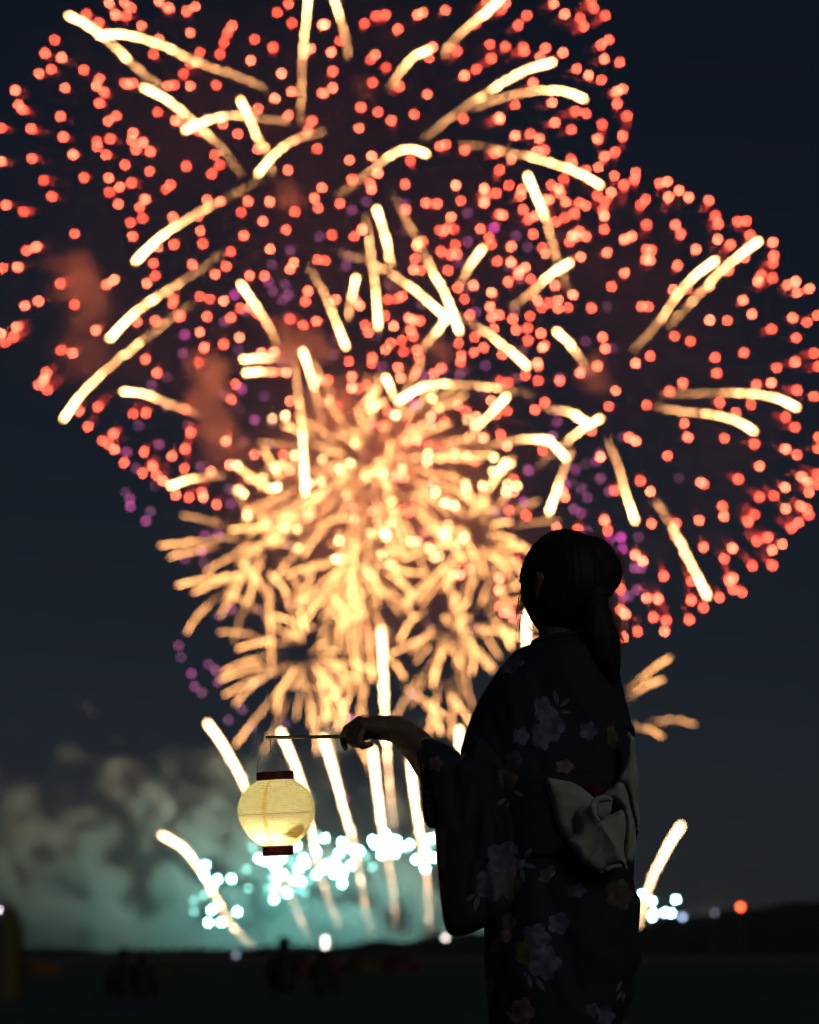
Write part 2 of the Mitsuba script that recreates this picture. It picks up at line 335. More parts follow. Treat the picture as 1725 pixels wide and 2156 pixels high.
RED="230,6 262,5 276,16 243,31 266,33 182,30 208,48 298,54 335,2 356,16 393,23 411,13 401,69 334,83 323,114 421,111 401,134 463,114 472,90 479,69 489,54 536,83 528,127 575,99 608,7 584,26 615,48 679,52 654,102 641,115 593,155 115,84 95,112 130,121 108,146 82,155 176,147 210,165 203,181 219,194 209,217 137,185 268,177 262,175 280,175 32,190 38,220 47,231 127,245 65,271 2,270 228,255 245,244 133,288 332,236 353,181 368,179 401,181 456,179 387,156 369,254 379,256 470,262 501,282 419,276 543,229 614,193 579,207 607,243 657,255 649,274 678,196 620,296 668,313 542,315 280,280 278,296 204,298 204,309 232,292 301,300 286,315 317,319 154,326 223,326 67,334 2,340 263,347 315,361 392,350 452,326 463,347 446,366 606,358 177,374 92,380 229,375 252,394 277,385 230,405 359,389 349,399 109,414 12,432 50,446 249,430 306,419 294,436 300,460 275,469 436,421 464,424 522,424 508,447 568,425 364,457 418,456 554,466 422,486 427,513 366,515 514,496 602,484 279,498 157,492 76,520 56,528 323,555 486,530 569,524 405,557 476,561 662,417 678,395 670,438 621,446 619,553 611,567 668,547 36,563 4,565 333,520 327,581 309,597 453,578 526,580 557,581 127,598 240,589 224,600 421,624 442,630 471,634 365,630 364,640 81,635 52,644 157,642 649,613 643,635 506,649 526,646 542,660 436,667 486,669 560,680 379,667 327,675 288,678 611,672 638,685 666,677 421,700 504,711 430,732 471,725 202,696 419,763 35,688 2,702 29,709 11,721 128,738 153,744 306,757 330,786 551,744 496,809 487,842 577,742 565,756 574,785 603,785 97,785 93,799 81,811 99,821 206,857 166,866 280,872 307,870 390,863 185,899 610,845 601,881 401,911 390,946 476,929 216,928 239,914 229,936 241,947 303,952 362,961 261,975 321,982 300,997 329,1001 343,1013 388,987 444,993 484,980 536,958 597,959 610,991 504,1031 371,1043 398,1048 424,1037 428,1047 456,1063 520,1079 569,1091 666,799 685,51 716,86 698,110 701,150 683,197 701,185 785,174 768,49 792,33 812,31 838,61 879,31 891,26 938,21 790,115 781,125 813,142 760,226 796,236 824,253 872,241 756,270 783,329 736,337 864,338 796,365 900,199 963,108 912,99 904,122 841,182 1003,49 1022,32 1056,20 1065,6 1025,3 1092,53 1110,32 1032,93 1065,98 1035,123 1003,146 978,159 1102,100 1105,109 1149,101 1186,111 1138,120 1085,221 1123,174 976,250 1052,247 1053,252 1164,216 1169,258 1204,273 1085,285 1213,234 1234,239 1117,282 1136,292 1147,316 1132,318 1042,323 978,316 926,308 939,304 1077,335 1166,7 1190,29 1222,38 1230,56 1245,0 1251,17 1275,33 1282,84 1267,94 1273,124 1306,131 1215,144 1240,158 1267,168 1312,187 1299,193 1300,218 1321,244 1268,262 1311,286 1258,292 1295,320 1273,329 1260,352 1294,370 1202,335 1206,344 1234,359 1187,376 716,429 741,378 780,387 783,399 853,388 960,390 971,423 1072,390 1052,358 1020,397 1023,412 1020,427 1045,407 897,427 921,429 1099,399 1097,412 855,441 950,457 1102,441 1059,453 1052,451 1114,461 1129,453 1149,421 1161,389 1176,397 1180,407 1192,425 1156,421 1221,427 1234,433 1210,449 1190,458 1171,467 1258,412 1274,424 1270,444 1273,455 1287,405 1314,389 1339,363 1337,378 1360,420 1349,432 926,485 942,481 956,483 935,487 1012,482 1030,500 1035,515 699,495 763,484 746,498 890,508 877,518 959,516 929,530 963,536 950,536 1077,519 1123,493 1142,521 1149,534 1206,496 1221,487 1234,498 1200,510 1215,498 1273,483 1279,532 1223,541 1315,504 1331,497 1362,473 1048,550 1076,552 875,545 685,549 871,568 886,570 944,570 1106,564 1315,575 1362,525 1360,546 1093,572 707,631 748,633 758,644 816,631 838,629 848,623 964,606 997,601 978,630 1035,616 1070,593 1118,588 1092,578 1169,601 1132,633 1141,648 1156,638 1175,650 1176,631 1196,648 1207,621 1246,649 1288,603 1032,646 1036,668 1051,663 1040,693 1116,666 1080,672 1087,695 1111,691 1139,702 1112,717 1147,727 1143,732 829,687 861,670 870,674 884,676 865,695 870,708 769,685 776,700 810,665 823,723 812,736 846,717 850,741 878,738 883,753 966,723 972,749 970,762 989,663 1000,710 1019,732 1058,747 998,742 735,762 784,753 783,766 838,774 843,796 874,789 914,787 929,776 741,793 691,800 671,802 1132,764 1134,772 1107,791 1133,802 1179,802 1222,785 1258,771 1269,710 1275,734 1297,823 1282,856 1147,847 1127,863 1053,804 1070,806 741,817 754,819 773,811 791,821 763,856 709,856 816,866 964,853 981,866 1002,877 1034,843 1045,873 1068,866 908,877 908,896 936,888 864,902 805,898 1000,894 1018,922 1055,915 1068,939 1246,907 1143,949 857,928 878,928 902,939 946,939 957,954 983,960 1000,971 934,964 1081,1009 1081,1037 1265,962 1184,1035 1190,1048 1295,1033 835,1005 848,988 850,1005 814,1020 983,1043 914,1016 917,1041 744,1069 747,1094 784,1077 845,1074 862,1079 827,1003 940,1130 928,1138 879,1140 901,1155 1072,1074 1108,1086 1172,1111 649,1089 657,1082 566,1108 989,1199 954,1213 969,1211 1052,1218 1050,1243 1052,1277 1062,1291 1072,1287 1081,1301 1086,1182 1389,386 1406,382 1408,415 1430,401 1451,415 1493,422 1507,454 1513,471 1554,466 1572,465 1512,504 1538,515 1580,495 1628,510 1630,538 1628,554 1603,580 1597,593 1627,585 1659,599 1676,593 1679,616 1705,608 1466,525 1427,559 1423,473 1434,493 1372,527 1369,548 1568,542 1534,569 1495,603 1418,610 1448,609 1351,645 1366,646 1495,674 1532,675 1565,632 1584,661 1625,693 1670,669 1700,679 1722,664 1677,711 1421,708 1454,719 1369,750 1339,765 1567,743 1506,753 1510,786 1675,763 1715,744 1636,775 1724,772 1438,806 1410,824 1593,810 1625,806 1679,822 1715,835 1362,853 1516,848 1582,852 1550,869 1441,892 1449,921 1655,878 1675,900 1325,921 1339,929 1526,923 1589,935 1406,960 1655,946 1679,958 1600,982 1724,921 1724,945 1349,1013 1370,1035 1476,1016 1483,1020 1555,1009 1689,1004 1701,1015 1722,999 1654,1027 1704,1037 1630,1044 1600,1047 1722,1020 1522,1066 1525,1088 1372,1103 1424,1103 1422,1129 1473,1096 1482,1153 1543,1155 1526,1177 1589,1084 1576,1099 1594,1140 1617,1132 1627,1159 1648,1146 1627,1191 1585,1192 1655,1072 1687,1066 1699,1072 1704,1085 1682,1101 1667,1112 1398,1214 1457,1224 1441,1166 1338,1169 1354,1182 1273,1096 1280,1118 1217,1115 1362,1260 1386,1262 1456,1265 1482,1280 1452,1306 1515,1259 1544,1217 1536,1224 1544,1243 1563,1248 1376,1301 1404,1307 1400,1330 1343,1330 1306,1286 1317,1294 1313,1343 1306,1240"
VIOLET="1225,1029 1237,1048 1283,1035 1263,954 1255,972 1212,989 1265,1008 1191,1020 1209,1072 1224,1081 1308,1132 1345,1131 1311,1157 1285,1136 1237,1118 1342,1242 1324,1255 1337,1196 1350,1196 1313,1256 494,621 565,593 601,599 611,527 573,557 674,498 575,613 607,621 595,632 472,678 389,705 385,744 502,736 351,795 319,811 557,835 536,884 573,888 569,936 335,936 266,952 292,896 286,986 422,982 264,1037 274,1051 274,1067 307,1097 317,1077 486,1061 482,1029 508,819 459,1125 432,1128 425,1162 389,1177 371,1167 430,1186 376,1360 381,1384 439,1399 454,1411 403,1418 410,1445 459,1436 425,1458 481,1516 530,1533 600,1526 679,1448 867,1465 740,1514 488,1284 461,1296 510,1494 1067,1057 1103,1057 1113,991 1164,918 1174,889 1040,1077 1057,1086 952,1477 727,1682 729,560 741,443 771,424 985,448 985,509 968,554 1040,480 1002,657 805,772 968,789 703,747 1087,497 1111,520 1233,719 1023,770 784,892 874,851 1175,864 852,430 1179,796"
STROBE="531,1784 625,1782 667,1759 684,1765 721,1774 520,1830 487,1851 433,1822 430,1843 458,1852 446,1868 430,1885 408,1896 409,1920 453,1906 446,1916 439,1943 466,1943 500,1920 523,1871 545,1808 556,1813 574,1819 565,1810 593,1808 579,1824 616,1815 629,1829 639,1808 623,1833 643,1819 666,1794 687,1822 693,1815 684,1829 714,1797 703,1815 714,1829 739,1822 721,1840 703,1840 666,1842 597,1842 574,1849 584,1847 565,1872 579,1870 577,1894 604,1881 620,1854 634,1856 648,1856 641,1879 629,1870 721,1861 785,1826 744,1790 758,1792 771,1803 785,1769 790,1778 803,1783 810,1755 817,1765 819,1792 831,1797 835,1769 845,1783 858,1787 863,1778 877,1810 895,1792 904,1767 913,1765 913,1806 896,1829 904,1783 803,1801 730,1783 1352,1884 1373,1898 1423,1895 1377,1923 1401,1922 1413,1923 1374,1931"
COMET="143,32 186,54 238,95 298,151 349,190; 206,75 262,73 341,95 417,131 496,159 571,190; 301,184 357,214 413,262 468,313 512,377; 389,274 421,260 476,244 536,248 611,256; 506,210 524,246 540,286 559,317 581,381; 543,367 575,329 619,296 690,274; 284,551 337,500 397,460 464,424 551,377; 651,-32 647,24 639,99 635,179 631,274; 230,714 278,664 337,621 397,585 472,533; 133,884 171,831 238,767 329,696 417,628; 258,825 301,829 357,851 428,874; 506,597 536,640 567,688 587,736; 637,738 651,779 666,831 680,898; 510,757 547,755 599,757; 516,785 555,783 615,783; 643,1041 639,950 633,870 623,791 613,728; 357,1024 405,1009 480,1001; 674,736 674,751; 696,-34 709,13 719,47 730,85 735,124; 1067,-21 1038,13 995,49 956,85 929,124; 903,105 871,120 845,150 818,188; 1166,130 1102,150 1038,188 965,235 888,295; 1232,209 1187,192 1123,192 1050,209 986,231; 899,325 862,314 820,329 773,367 709,414; 1266,391 1221,365 1144,338 1059,318 965,301; 1110,367 1132,419 1149,461 1170,534 1200,619; 793,439 805,475 816,518 823,561; 812,497 818,527 825,565; 968,700 938,621 912,574 874,497 827,407; 942,670 899,633 852,595 784,556 707,527; 1111,772 1070,736 1019,697 964,663; 1017,522 989,561 970,601; 1201,552 1160,578 1113,621 1068,653; 750,584 741,625 731,680; 797,691 793,633 788,582 778,509 771,445; 729,732 707,676 682,616 650,561; 1171,697 1199,723 1220,753 1239,783; 840,845 878,821 921,809 1006,813 1126,830; 812,794 827,826 850,873; 942,668 917,702 884,740; 1068,834 1032,873 998,907 972,937; 778,863 793,853 814,843; 1265,881 1228,903 1186,937 1130,984; 1239,894 1199,868 1143,860; 1194,967 1160,932 1134,924 1092,928 1019,939; 1066,971 1040,1014 1015,1052; 1160,928 1113,924 1070,928; 1599,507 1561,535 1517,572 1459,634 1397,699; 1508,547 1466,579 1431,617 1380,688 1329,743; 1679,859 1636,839 1568,828 1500,828 1380,832; 1589,909 1551,887 1500,873 1431,866 1380,856; 1338,1099 1319,1043 1303,984 1278,921; 1491,1258 1467,1210 1437,1151 1405,1092 1372,1048; 1156,1079 1171,1036 1188,987 1207,938"
GOLD="461,1331 505,1333 564,1350 613,1360; 500,1367 544,1355 613,1355; 469,1416 515,1394 603,1370; 495,1484 535,1438 598,1394; 581,1499 598,1443 627,1394; 654,1531 652,1472 642,1404; 688,1479 730,1438 710,1423; 613,1448 632,1428 642,1394; 373,1233 427,1221 495,1213 535,1223; 408,1248 456,1228 530,1218; 393,1333 422,1291 466,1252; 476,1248 515,1267 564,1301; 578,1296 622,1311 686,1331; 508,1184 539,1218 578,1272; 569,1208 598,1238 608,1272; 486,1116 530,1111 588,1106; 515,1169 554,1145 603,1130; 520,1008 554,1018 583,1047; 554,945 578,984 603,1028; 500,984 530,1003 574,1033; 808,1321 806,1379 810,1477 810,1536; 754,1299 744,1243 730,1184; 754,1428 744,1370 730,1296 705,1248; 974,1340 969,1291 950,1243; 974,1404 954,1370 935,1331; 1013,1272 1033,1223 1057,1179; 1101,1150 1072,1155 1018,1145; 1072,1204 1042,1174 1008,1155; 1067,977 1047,1003 1023,1042; 1023,1052 1003,1072 979,1096; 998,1174 989,1150 974,1125; 994,1418 998,1370 979,1311; 1052,1384 1023,1340 989,1306; 1077,1365 1062,1331 1028,1282; 910,1428 925,1379 930,1331; 867,1374 896,1340 920,1321; 842,1350 862,1311 901,1282; 852,1428 832,1399 798,1379; 940,1511 896,1477 837,1438; 930,1545 910,1501 876,1462; 754,1526 764,1467 774,1423; 1003,1536 969,1492 945,1448; 784,1433 779,1379 784,1331; 681,1521 686,1492; 710,1536 730,1477 759,1418; 1081,964 1047,1013; 823,930 818,964 808,1008; 642,1331 632,1282 622,1218; 657,1208 642,1248 637,1301; 701,1257 720,1282 740,1321; 945,1248 940,1213 925,1179; 730,989 710,1028; 686,1042 661,1052 627,1052; 862,1277 857,1233 823,1204; 896,1208 857,1204 808,1194; 1411,1385 1372,1411 1322,1460; 1396,1431 1362,1444 1313,1477; 1464,1526 1421,1516 1362,1523; 1395,1552 1368,1536 1329,1526"
# ---------------------------------------------------------------- fireworks, about 400 m away; each star and ember trail is a burning thing of real size
DIST = 400.0
M = DIST / FOC                                     # metres per unit of the measuring frame at that distance
SR = 0.225


def star_mesh(tail):
    s = trimesh.creation.icosphere(1, SR)
    if not tail:
        return s
    z = np.linspace(0.0, -tail, 8)
    c = tube(np.stack([0 * z, 0 * z, z], 1), np.linspace(0.009, 0.002, 8), 5)
    return trimesh.util.concatenate([s, c])


STAR = [mikit.ply(star_mesh(t), 'ember') for t in (0, 2.2, 3.2)]


def aim(d):
    d = np.asarray(d, float) / np.linalg.norm(d)
    a = np.cross([0.2, 1, 0.1], d); a /= np.linalg.norm(a)
    return np.stack([a, np.cross(d, a), d], 1)


def mat(R, t, s=1.0):
    m = np.eye(4); m[:3, :3] = R * s; m[:3, 3] = t
    return T(m.tolist())


class Burst:
    def __init__(self, name, label, cx, cy, R, Y, group=None, cat='firework'):
        self.key = thing(name, label, cat, group)
        self.c, self.R, self.Y = (cx, cy), R, Y
        self.C = P(cx, cy, Y)

    def place(self, x, y):
        r = math.hypot(x - self.c[0], y - self.c[1])
        d = math.sqrt(max(self.R ** 2 - r * r, 0)) * M * rng.choice([-1, 1]) * rng.uniform(0.75, 1.0)
        return P(x, y, self.Y + d)

    def star(self, x, y, L, size=1.0, kind=1, w=0.35):
        p = self.place(x, y)
        d = p - self.C; d[2] += 0.06 * self.R * M
        add('star', {**STAR[kind], 'to_world': mat(aim(d if np.linalg.norm(d) > 1 else [0, 0, 1]), p, size), 'emitter': glow(L, w * size)}, self.key)

    def trail(self, q, L, w0, w1, bead=0.3, fade=0.12, power=1.4, w=1.5, n=70, scatter=0.10):
        head = self.place(*q[0])
        k = np.linspace(0, 1, len(q))
        Yt = self.Y + (head[1] - self.Y) * 0.35
        line = np.array([P(a, b, head[1] + (Yt - head[1]) * u) for (a, b), u in zip(q, k)])
        line = catmull(line, n)
        t = np.linspace(0, 1, n)
        wid = w1 + (w0 - w1) * np.clip(1 - t * 1.15, 0, 1) ** power
        grain = np.exp(rng.normal(-.25, 0.8, n)) * np.where(rng.random(n) < .06, 3.0, 1.0)
        wid = np.minimum(wid * (1 + ((t - .12) * 3).clip(0, 1) * bead / .3 * (grain - 1)), w0) * np.clip((1 - t) / fade, 0.05, 1)
        wid[:3] *= [0.5, 0.85, 1.0]
        line[3:] += rng.normal(0, scatter, (n - 3, 3)) * (t[3:, None] + 0.25)
        add('trail', {**mikit.ply(tube(line, wid, 5), 'ember', True), 'emitter': glow(L, w)}, self.key)


def near(q, cs):
    return min(range(len(cs)), key=lambda i: math.hypot(q[0] - cs[i].c[0], q[1] - cs[i].c[1]) / cs[i].R)


red = [Burst('red_firework', 'huge burst of red stars and golden trails filling the upper left of the sky', 600, 395, 640, 412),
       Burst('red_firework', 'round burst of red stars and golden trails at the right, above the woman', 1275, 800, 520, 398),
       Burst('red_firework', 'dense red burst in the middle where the two wide ones overlap', 900, 620, 420, 405)]
RADL = [(13.0, 1.15, 0.58), (10.0, 0.85, 0.42), (15.5, 1.9, 0.95)]
for x, y in pts(RED):
    f = [math.hypot(x - b.c[0], y - b.c[1]) / b.R for b in red]
    if f[2] < 0.95 and rng.random() < 0.75 and x > 500:
        b = red[2]
    else:
        b = red[0] if f[0] < f[1] else red[1]
    L = np.array(RADL[int(rng.integers(3))]) * rng.uniform(0.8, 1.25)
    b.star(x, y, L, rng.uniform(0.93, 1.08), kind=2 if min(f[0], f[1]) > 0.72 else (1 if f[0] > .4 and f[1] > .4 else 0))

GOLDL = (7.4, 3.3, 1.2)
for s in COMET.split(';'):
    q = pts(s)
    if len(q) < 3:
        continue
    e = q[-1]
    red[min((0, 1, 2), key=lambda i: math.hypot(e[0] - red[i].c[0], e[1] - red[i].c[1]))].trail(q, GOLDL, 0.30, 0.013, power=2.2)

violet = Burst('violet_firework', 'faint burst of violet and magenta stars behind the golden one', 870, 1010, 660, 440)
VIO = [(0.70, 0.09, 0.48), (0.42, 0.07, 0.34), (0.22, 0.05, 0.27), (0.30, 0.06, 0.18), (1.5, 0.10, 0.95)]
for i, (x, y) in enumerate(pts(VIOLET)):
    L = VIO[int(rng.choice(5, p=[.25, .3, .25, .12, .08]))]
    if (x, y) in ((741, 1652), (1221, 1029), (1237, 1047)):
        L = VIO[4]
    violet.star(x, y, 0.5 * np.array(L) * rng.uniform(0.9, 1.5), 1.5, 0, w=0.05)
for i in range(70):
    a, r = rng.uniform(0, 2 * np.pi), 560 * math.sqrt(rng.random())
    violet.star(880 + r * math.cos(a), 960 + 0.85 * r * math.sin(a), 0.5 * np.array(VIO[int(rng.integers(1, 4))]) * rng.uniform(0.3, 0.8), 1.5, 0, w=0.03)

gold = [Burst('gold_firework', 'dense golden burst in mid sky, brightest and topmost of the small gold ones', 780, 985, 300, 396),
        Burst('gold_firework', 'golden burst spreading its trails to the left, above the lantern', 560, 1150, 230, 402),
        Burst('gold_firework', 'golden burst low at the left whose trails droop just above the lantern and stick', 650, 1390, 240, 394),
        Burst('gold_firework', 'golden burst above the hand holding the stick, left of the shoulder', 950, 1330, 230, 398),
        Burst('gold_firework', 'golden burst touching the face side of the head', 1010, 1130, 220, 404),
        Burst('gold_firework', 'golden burst mostly hidden behind the woman, its tips showing at her right', 1230, 1480, 250, 400),
        Burst('gold_firework', 'small golden burst in the very centre of the gold mass, below the topmost one', 745, 1185, 165, 399)]
GL2 = (1.25, 0.53, 0.165)
for s in GOLD.split(';'):
    q = pts(s)
    gold[near(q[-1], gold)].trail(q, np.array(GL2) * rng.uniform(0.75, 1.7), rng.uniform(0.13, 0.2), 0.03, power=0.9, fade=0.3, n=40, scatter=0.22)
for b, k in zip(gold, (88, 30, 28, 28, 34, 0, 40)):
    for i in range(k):
        d = rng.normal(size=3); d /= np.linalg.norm(d)
        R = b.R * (rng.uniform(0.75, 1.02) if i % 2 else rng.uniform(0.3, 0.9))
        h = np.array([d[0], -d[2]]) * R
        u0 = 1 - rng.uniform(100, 170) / b.R * b.R / max(R, 130)
        q = [(b.c[0] + h[0] * u, b.c[1] + h[1] * u + 34 * u * u) for u in np.linspace(1, max(u0, 0.2), 5)]
        b.trail(q, np.array(GL2) * rng.uniform(0.5, 1.5), rng.uniform(0.08, 0.17), 0.03, power=0.8, fade=0.3, n=32, w=1.0, scatter=0.22)
for i in range(70):                                                     # loose bright embers of the topmost golden burst
    a, r = rng.uniform(0, 2 * np.pi), 250 * math.sqrt(rng.random())
    gold[0].star(790 + 1.2 * r * math.cos(a), 1010 + 0.75 * r * math.sin(a), np.array((5.5, 3.2, 1.3)) * rng.uniform(0.5, 1.5), 1.15, 0, w=0.3)

# comets climbing from the ground
WH = (3.6, 1.95, 0.95)
for s, w0, w1, lab in [
        ('435,1520 470,1570 508,1640 545,1730 600,1860 655,1985', 0.32, 0.030, 'white hot comet left of the lantern handle, leaning left'),
        ('590,1538 612,1590 640,1665 662,1783 680,1860 720,1965', 0.34, 0.028, 'white hot comet behind the tip of the stick'),
        ('680,1550 703,1625 726,1712 742,1765 758,1840 782,1980', 0.34, 0.028, 'white hot comet between the stick and the wide sparks, right of the lantern'),
        ('785,1575 796,1680 806,1750 820,1820 836,1968', 0.30, 0.030, 'white hot comet below the hand'),
        ('865,1600 872,1675 884,1750 898,1835 906,1970', 0.32, 0.028, 'white hot comet beside the sleeve edge'),
        ('968,1532 966,1570 964,1640 960,1760 955,1960', 0.30, 0.03, 'white hot comet mostly hidden behind the sleeve, its head showing above the elbow'),
        ('803,1322 807,1400 810,1500 816,1600 824,1690 832,1760', 0.36, 0.030, 'tall white column of a comet rising straight above the wrist'),
        ('1108,1290 1108,1325 1108,1365 1106,1460 1100,1600', 0.42, 0.06, 'white column of a comet seen between chin and shoulder'),
        ('752,1300 756,1370 762,1450 768,1540 778,1640', 0.12, 0.05, 'orange comet trail rising left of the tall white column'),
        ('338,1757 385,1785 420,1830 455,1890 490,1950 540,2002', 0.32, 0.036, 'white hot comet low at the left, bending left over the smoke'),
        ('1436,1735 1400,1795 1372,1855 1350,1930 1340,1975', 0.36, 0.05, 'white hot comet leaning right, beside the back of the woman')]:
    q = pts(s)
    b = Burst('comet', lab, q[0][0], q[0][1], 40, DIST + rng.uniform(-6, 6), 'comets shooting up from the ground', 'firework')
    b.trail(q, WH if w0 > 0.2 else GL2, w0 * 1.25, w1, bead=0.2, power=1.5, fade=0.15, w=3.0, n=80)

strobe = [Burst('white_firework', 'wide band of white sparks low over the field left of the woman', 690, 1840, 330, 400),
          Burst('white_firework', 'small cluster of white sparks right of the woman above the hill', 1385, 1900, 90, 400)]
for x, y in pts(STROBE):
    b = strobe[x > 1200]
    dim = rng.random() < 0.16
    b.R = 330 if b is strobe[0] else 90
    L = np.array((4.6, 15.5, 13.6)) * rng.uniform(0.8, 1.1) * (0.05 if dim else 1.0) * STROBEK
    p = P(x, y, 392 + rng.uniform(-6, 6))
    add('star', {**STAR[0], 'to_world': T().translate(list(p)).scale(1.5 * rng.uniform(0.95, 1.05)), 'emitter': glow(L, 0.1 if dim else 1.6)}, b.key)

# ---------------------------------------------------------------- smoke: two boxes of drifting smoke among the fireworks, lit only by them
def smoke_box(name, lo, hi, step, fn, albedo, label):
    lo, hi = np.array(lo, float), np.array(hi, float)
    n = np.maximum(2, np.ceil((hi - lo) / step).astype(int))
    ax = [lo[k] + (np.arange(n[k]) + 0.5) / n[k] * (hi[k] - lo[k]) for k in range(3)]
    Zz, Yy, Xx = np.meshgrid(ax[2], ax[1], ax[0], indexing='ij')
    g = fn(Xx, Yy, Zz).astype(np.float32)
    edge = np.ones_like(g)
    for k, V in enumerate((Xx, Yy, Zz)):
        e = 3.0
        if not (k == 2):
            edge *= np.clip(np.minimum(V - lo[k], hi[k] - V) / e, 0, 1)
        else:
            edge *= np.clip((hi[k] - V) / e, 0, 1)
    g *= edge
    scene[name + '_air'] = {'type': 'heterogeneous', 'albedo': rgb(*albedo), 'scale': 1.0,
                            'sigma_t': {'type': 'gridvolume', 'grid': mi.VolumeGrid(np.ascontiguousarray(g)), 'to_world': T().translate(lo.tolist()).scale((hi - lo).tolist())}}
    scene[name] = {'type': 'cube', 'to_world': T().translate(((lo + hi) / 2).tolist()).scale(((hi - lo) / 2).tolist()), 'bsdf': {'type': 'null'}, 'interior': {'type': 'ref', 'id': name + '_air'}}
    tag(name, label, kind='stuff')


def sm(a, b, x):
    t = np.clip((x - a) / (b - a), 0, 1)
    return t * t * (3 - 2 * t)


def px_x(x, y=1850):
    return P(x, y, DIST)[0]


def px_z(y):
    return P(CX, y, DIST)[2]


def low_smoke(X, Y, Z):
    w = meshkit.fbm(np.stack([X * 0.06, Y * 0.06, Z * 0.06], -1), 3, 5) - 0.5
    w2 = meshkit.fbm(np.stack([X * 0.10 + 30, Y * 0.06, Z * 0.10], -1), 3, 6) - 0.5
    X2, Z2 = X + 9 * w + 0.35 * Z, Z + 9 * w2 - 0.2 * X
    n1 = 0.6 * meshkit.fbm(np.stack([X2 * 0.17, Y * 0.03, Z2 * 0.15], -1), 2, 11) + 0.4 * meshkit.fbm(np.stack([X2 * 0.42, Y * 0.06, Z2 * 0.34], -1), 2, 12)
    top = np.interp(X, [px_x(-100), px_x(150), px_x(400), px_x(560), px_x(760), px_x(1000), px_x(1200), px_x(1800)], [22, 27, 28, 27, 26, 24, 14, 10])
    amt = np.interp(X, [px_x(-100), px_x(60), px_x(300), px_x(560), px_x(980), px_x(1150), px_x(1300), px_x(1800)], [1.8, 2.6, 3.0, 1.6, 1.1, 0.9, 0.1, 0.01])
    env = amt * sm(1.25, 0.35, Z / top + 0.7 * w)
    d = env * sm(0.44, 0.62, n1 + 0.05 * sm(0.9, 0.1, Z / top)) ** 1.4
    low = np.interp(X, [px_x(300), px_x(620)], [0.75, 0.15])
    d = d * (1 - low * sm(11, 0, Z))
    wisp = sm(0.58, 0.72, n1) * sm(1.75, 0.9, Z / top) * amt * 0.35
    deep = np.exp(-((Y - 413 - 10 * w) / 6.0) ** 2)
    return LOWD * (np.maximum(d, wisp) + 0.05 * env) * deep


PUFFS = [(160, 585, 46, 44, 1.0), (190, 660, 40, 60, .45), (175, 740, 60, 50, .22), (438, 805, 36, 58, 1.1), (450, 900, 42, 55, .45), (480, 960, 50, 40, .3), (612, 420, 27, 48, .9), (1262, 800, 26, 26, .9), (765, 215, 24, 24, .6), (610, 725, 30, 50, .8), (665, 720, 42, 28, .7),
         (930, 740, 36, 40, .4), (770, 1335, 60, 34, .35), (720, 860, 90, 60, .3), (850, 930, 90, 60, .3)]


def high_smoke(X, Y, Z):
    w = [meshkit.fbm(np.stack([X * 0.16, Y * 0.16, Z * 0.16 + 40 * k], -1), 3, 20 + k) - 0.5 for k in range(3)]
    big = meshkit.fbm(np.stack([X * 0.05, Y * 0.05, Z * 0.05], -1), 3, 31)
    def ell(cx, cy, cY, rx, ry, rY):
        return ((X - px_x(cx, cy)) / (rx * M)) ** 2 + ((Z - px_z(cy)) / (ry * M)) ** 2 + ((Y - cY) / rY) ** 2
    w4 = [meshkit.fbm(np.stack([X * 0.4, Y * 0.3, Z * 0.4 + 40 * k], -1), 2, 40 + k) - 0.5 for k in range(2)]
    d = 0.0 * X
    for cx, cy, rx, ry, a in ((600, 400, 700, 640, 1), (1250, 800, 520, 520, .7), (800, 1000, 520, 480, 1.2), (260, 650, 330, 260, 1.0)):
        d = np.maximum(d, a * sm(1.1, 0.3, ell(cx, cy, 402, rx, ry, 34)))
    d = HAZED * d * (0.35 + 1.3 * sm(0.3, 0.75, big)) + 0.011 * sm(1.15, 0.1, ell(800, 1030, 410, 330, 330, 16)) * (0.4 + sm(0.3, 0.7, big))
    for cx, cy, rx, ry, a in PUFFS:
        X2, Z2 = X + 8 * w[0] + 5 * w4[0], Z + 8 * w[1] + 5 * w4[1]
        e = ((X2 - px_x(cx, cy)) / (rx * M)) ** 2 + ((Z2 - px_z(cy)) / (ry * M)) ** 2 + ((Y - 399 + 6 * w[2]) / (0.5 * (rx + ry) * M * 1.3)) ** 2
        d = np.maximum(d, PUFFD * a * sm(1.6, 0.1, e) ** 1.5)
    return d


ZT = 46.0
smoke_box('low_smoke', (px_x(-120), 384, -0.8), (px_x(1860), 430, ZT), 1.1, low_smoke, (0.70, 0.89, 0.91), 'pale teal and grey smoke drifting low behind the lantern')
smoke_box('high_smoke', (px_x(-140), 376, ZT + 0.05), (px_x(1860), 428, 172), 1.4, high_smoke, (0.93, 0.68, 0.72), 'thin reddish smoke and small puffs among the bursts')


# ---------------------------------------------------------------- the woman
WOM = thing('person', 'woman seen from behind in a dark floral yukata, holding out a lantern on a stick', 'person')
YAW = math.radians(44)
F = np.array([-math.sin(YAW), math.cos(YAW), 0]); Rr = np.array([math.cos(YAW), math.sin(YAW), 0]); U = np.array([0, 0, 1.0])
HC = P(1183, 1231, FD - 0.01)


def H(r, f, u):
    return HC + Rr * r + F * f + U * u


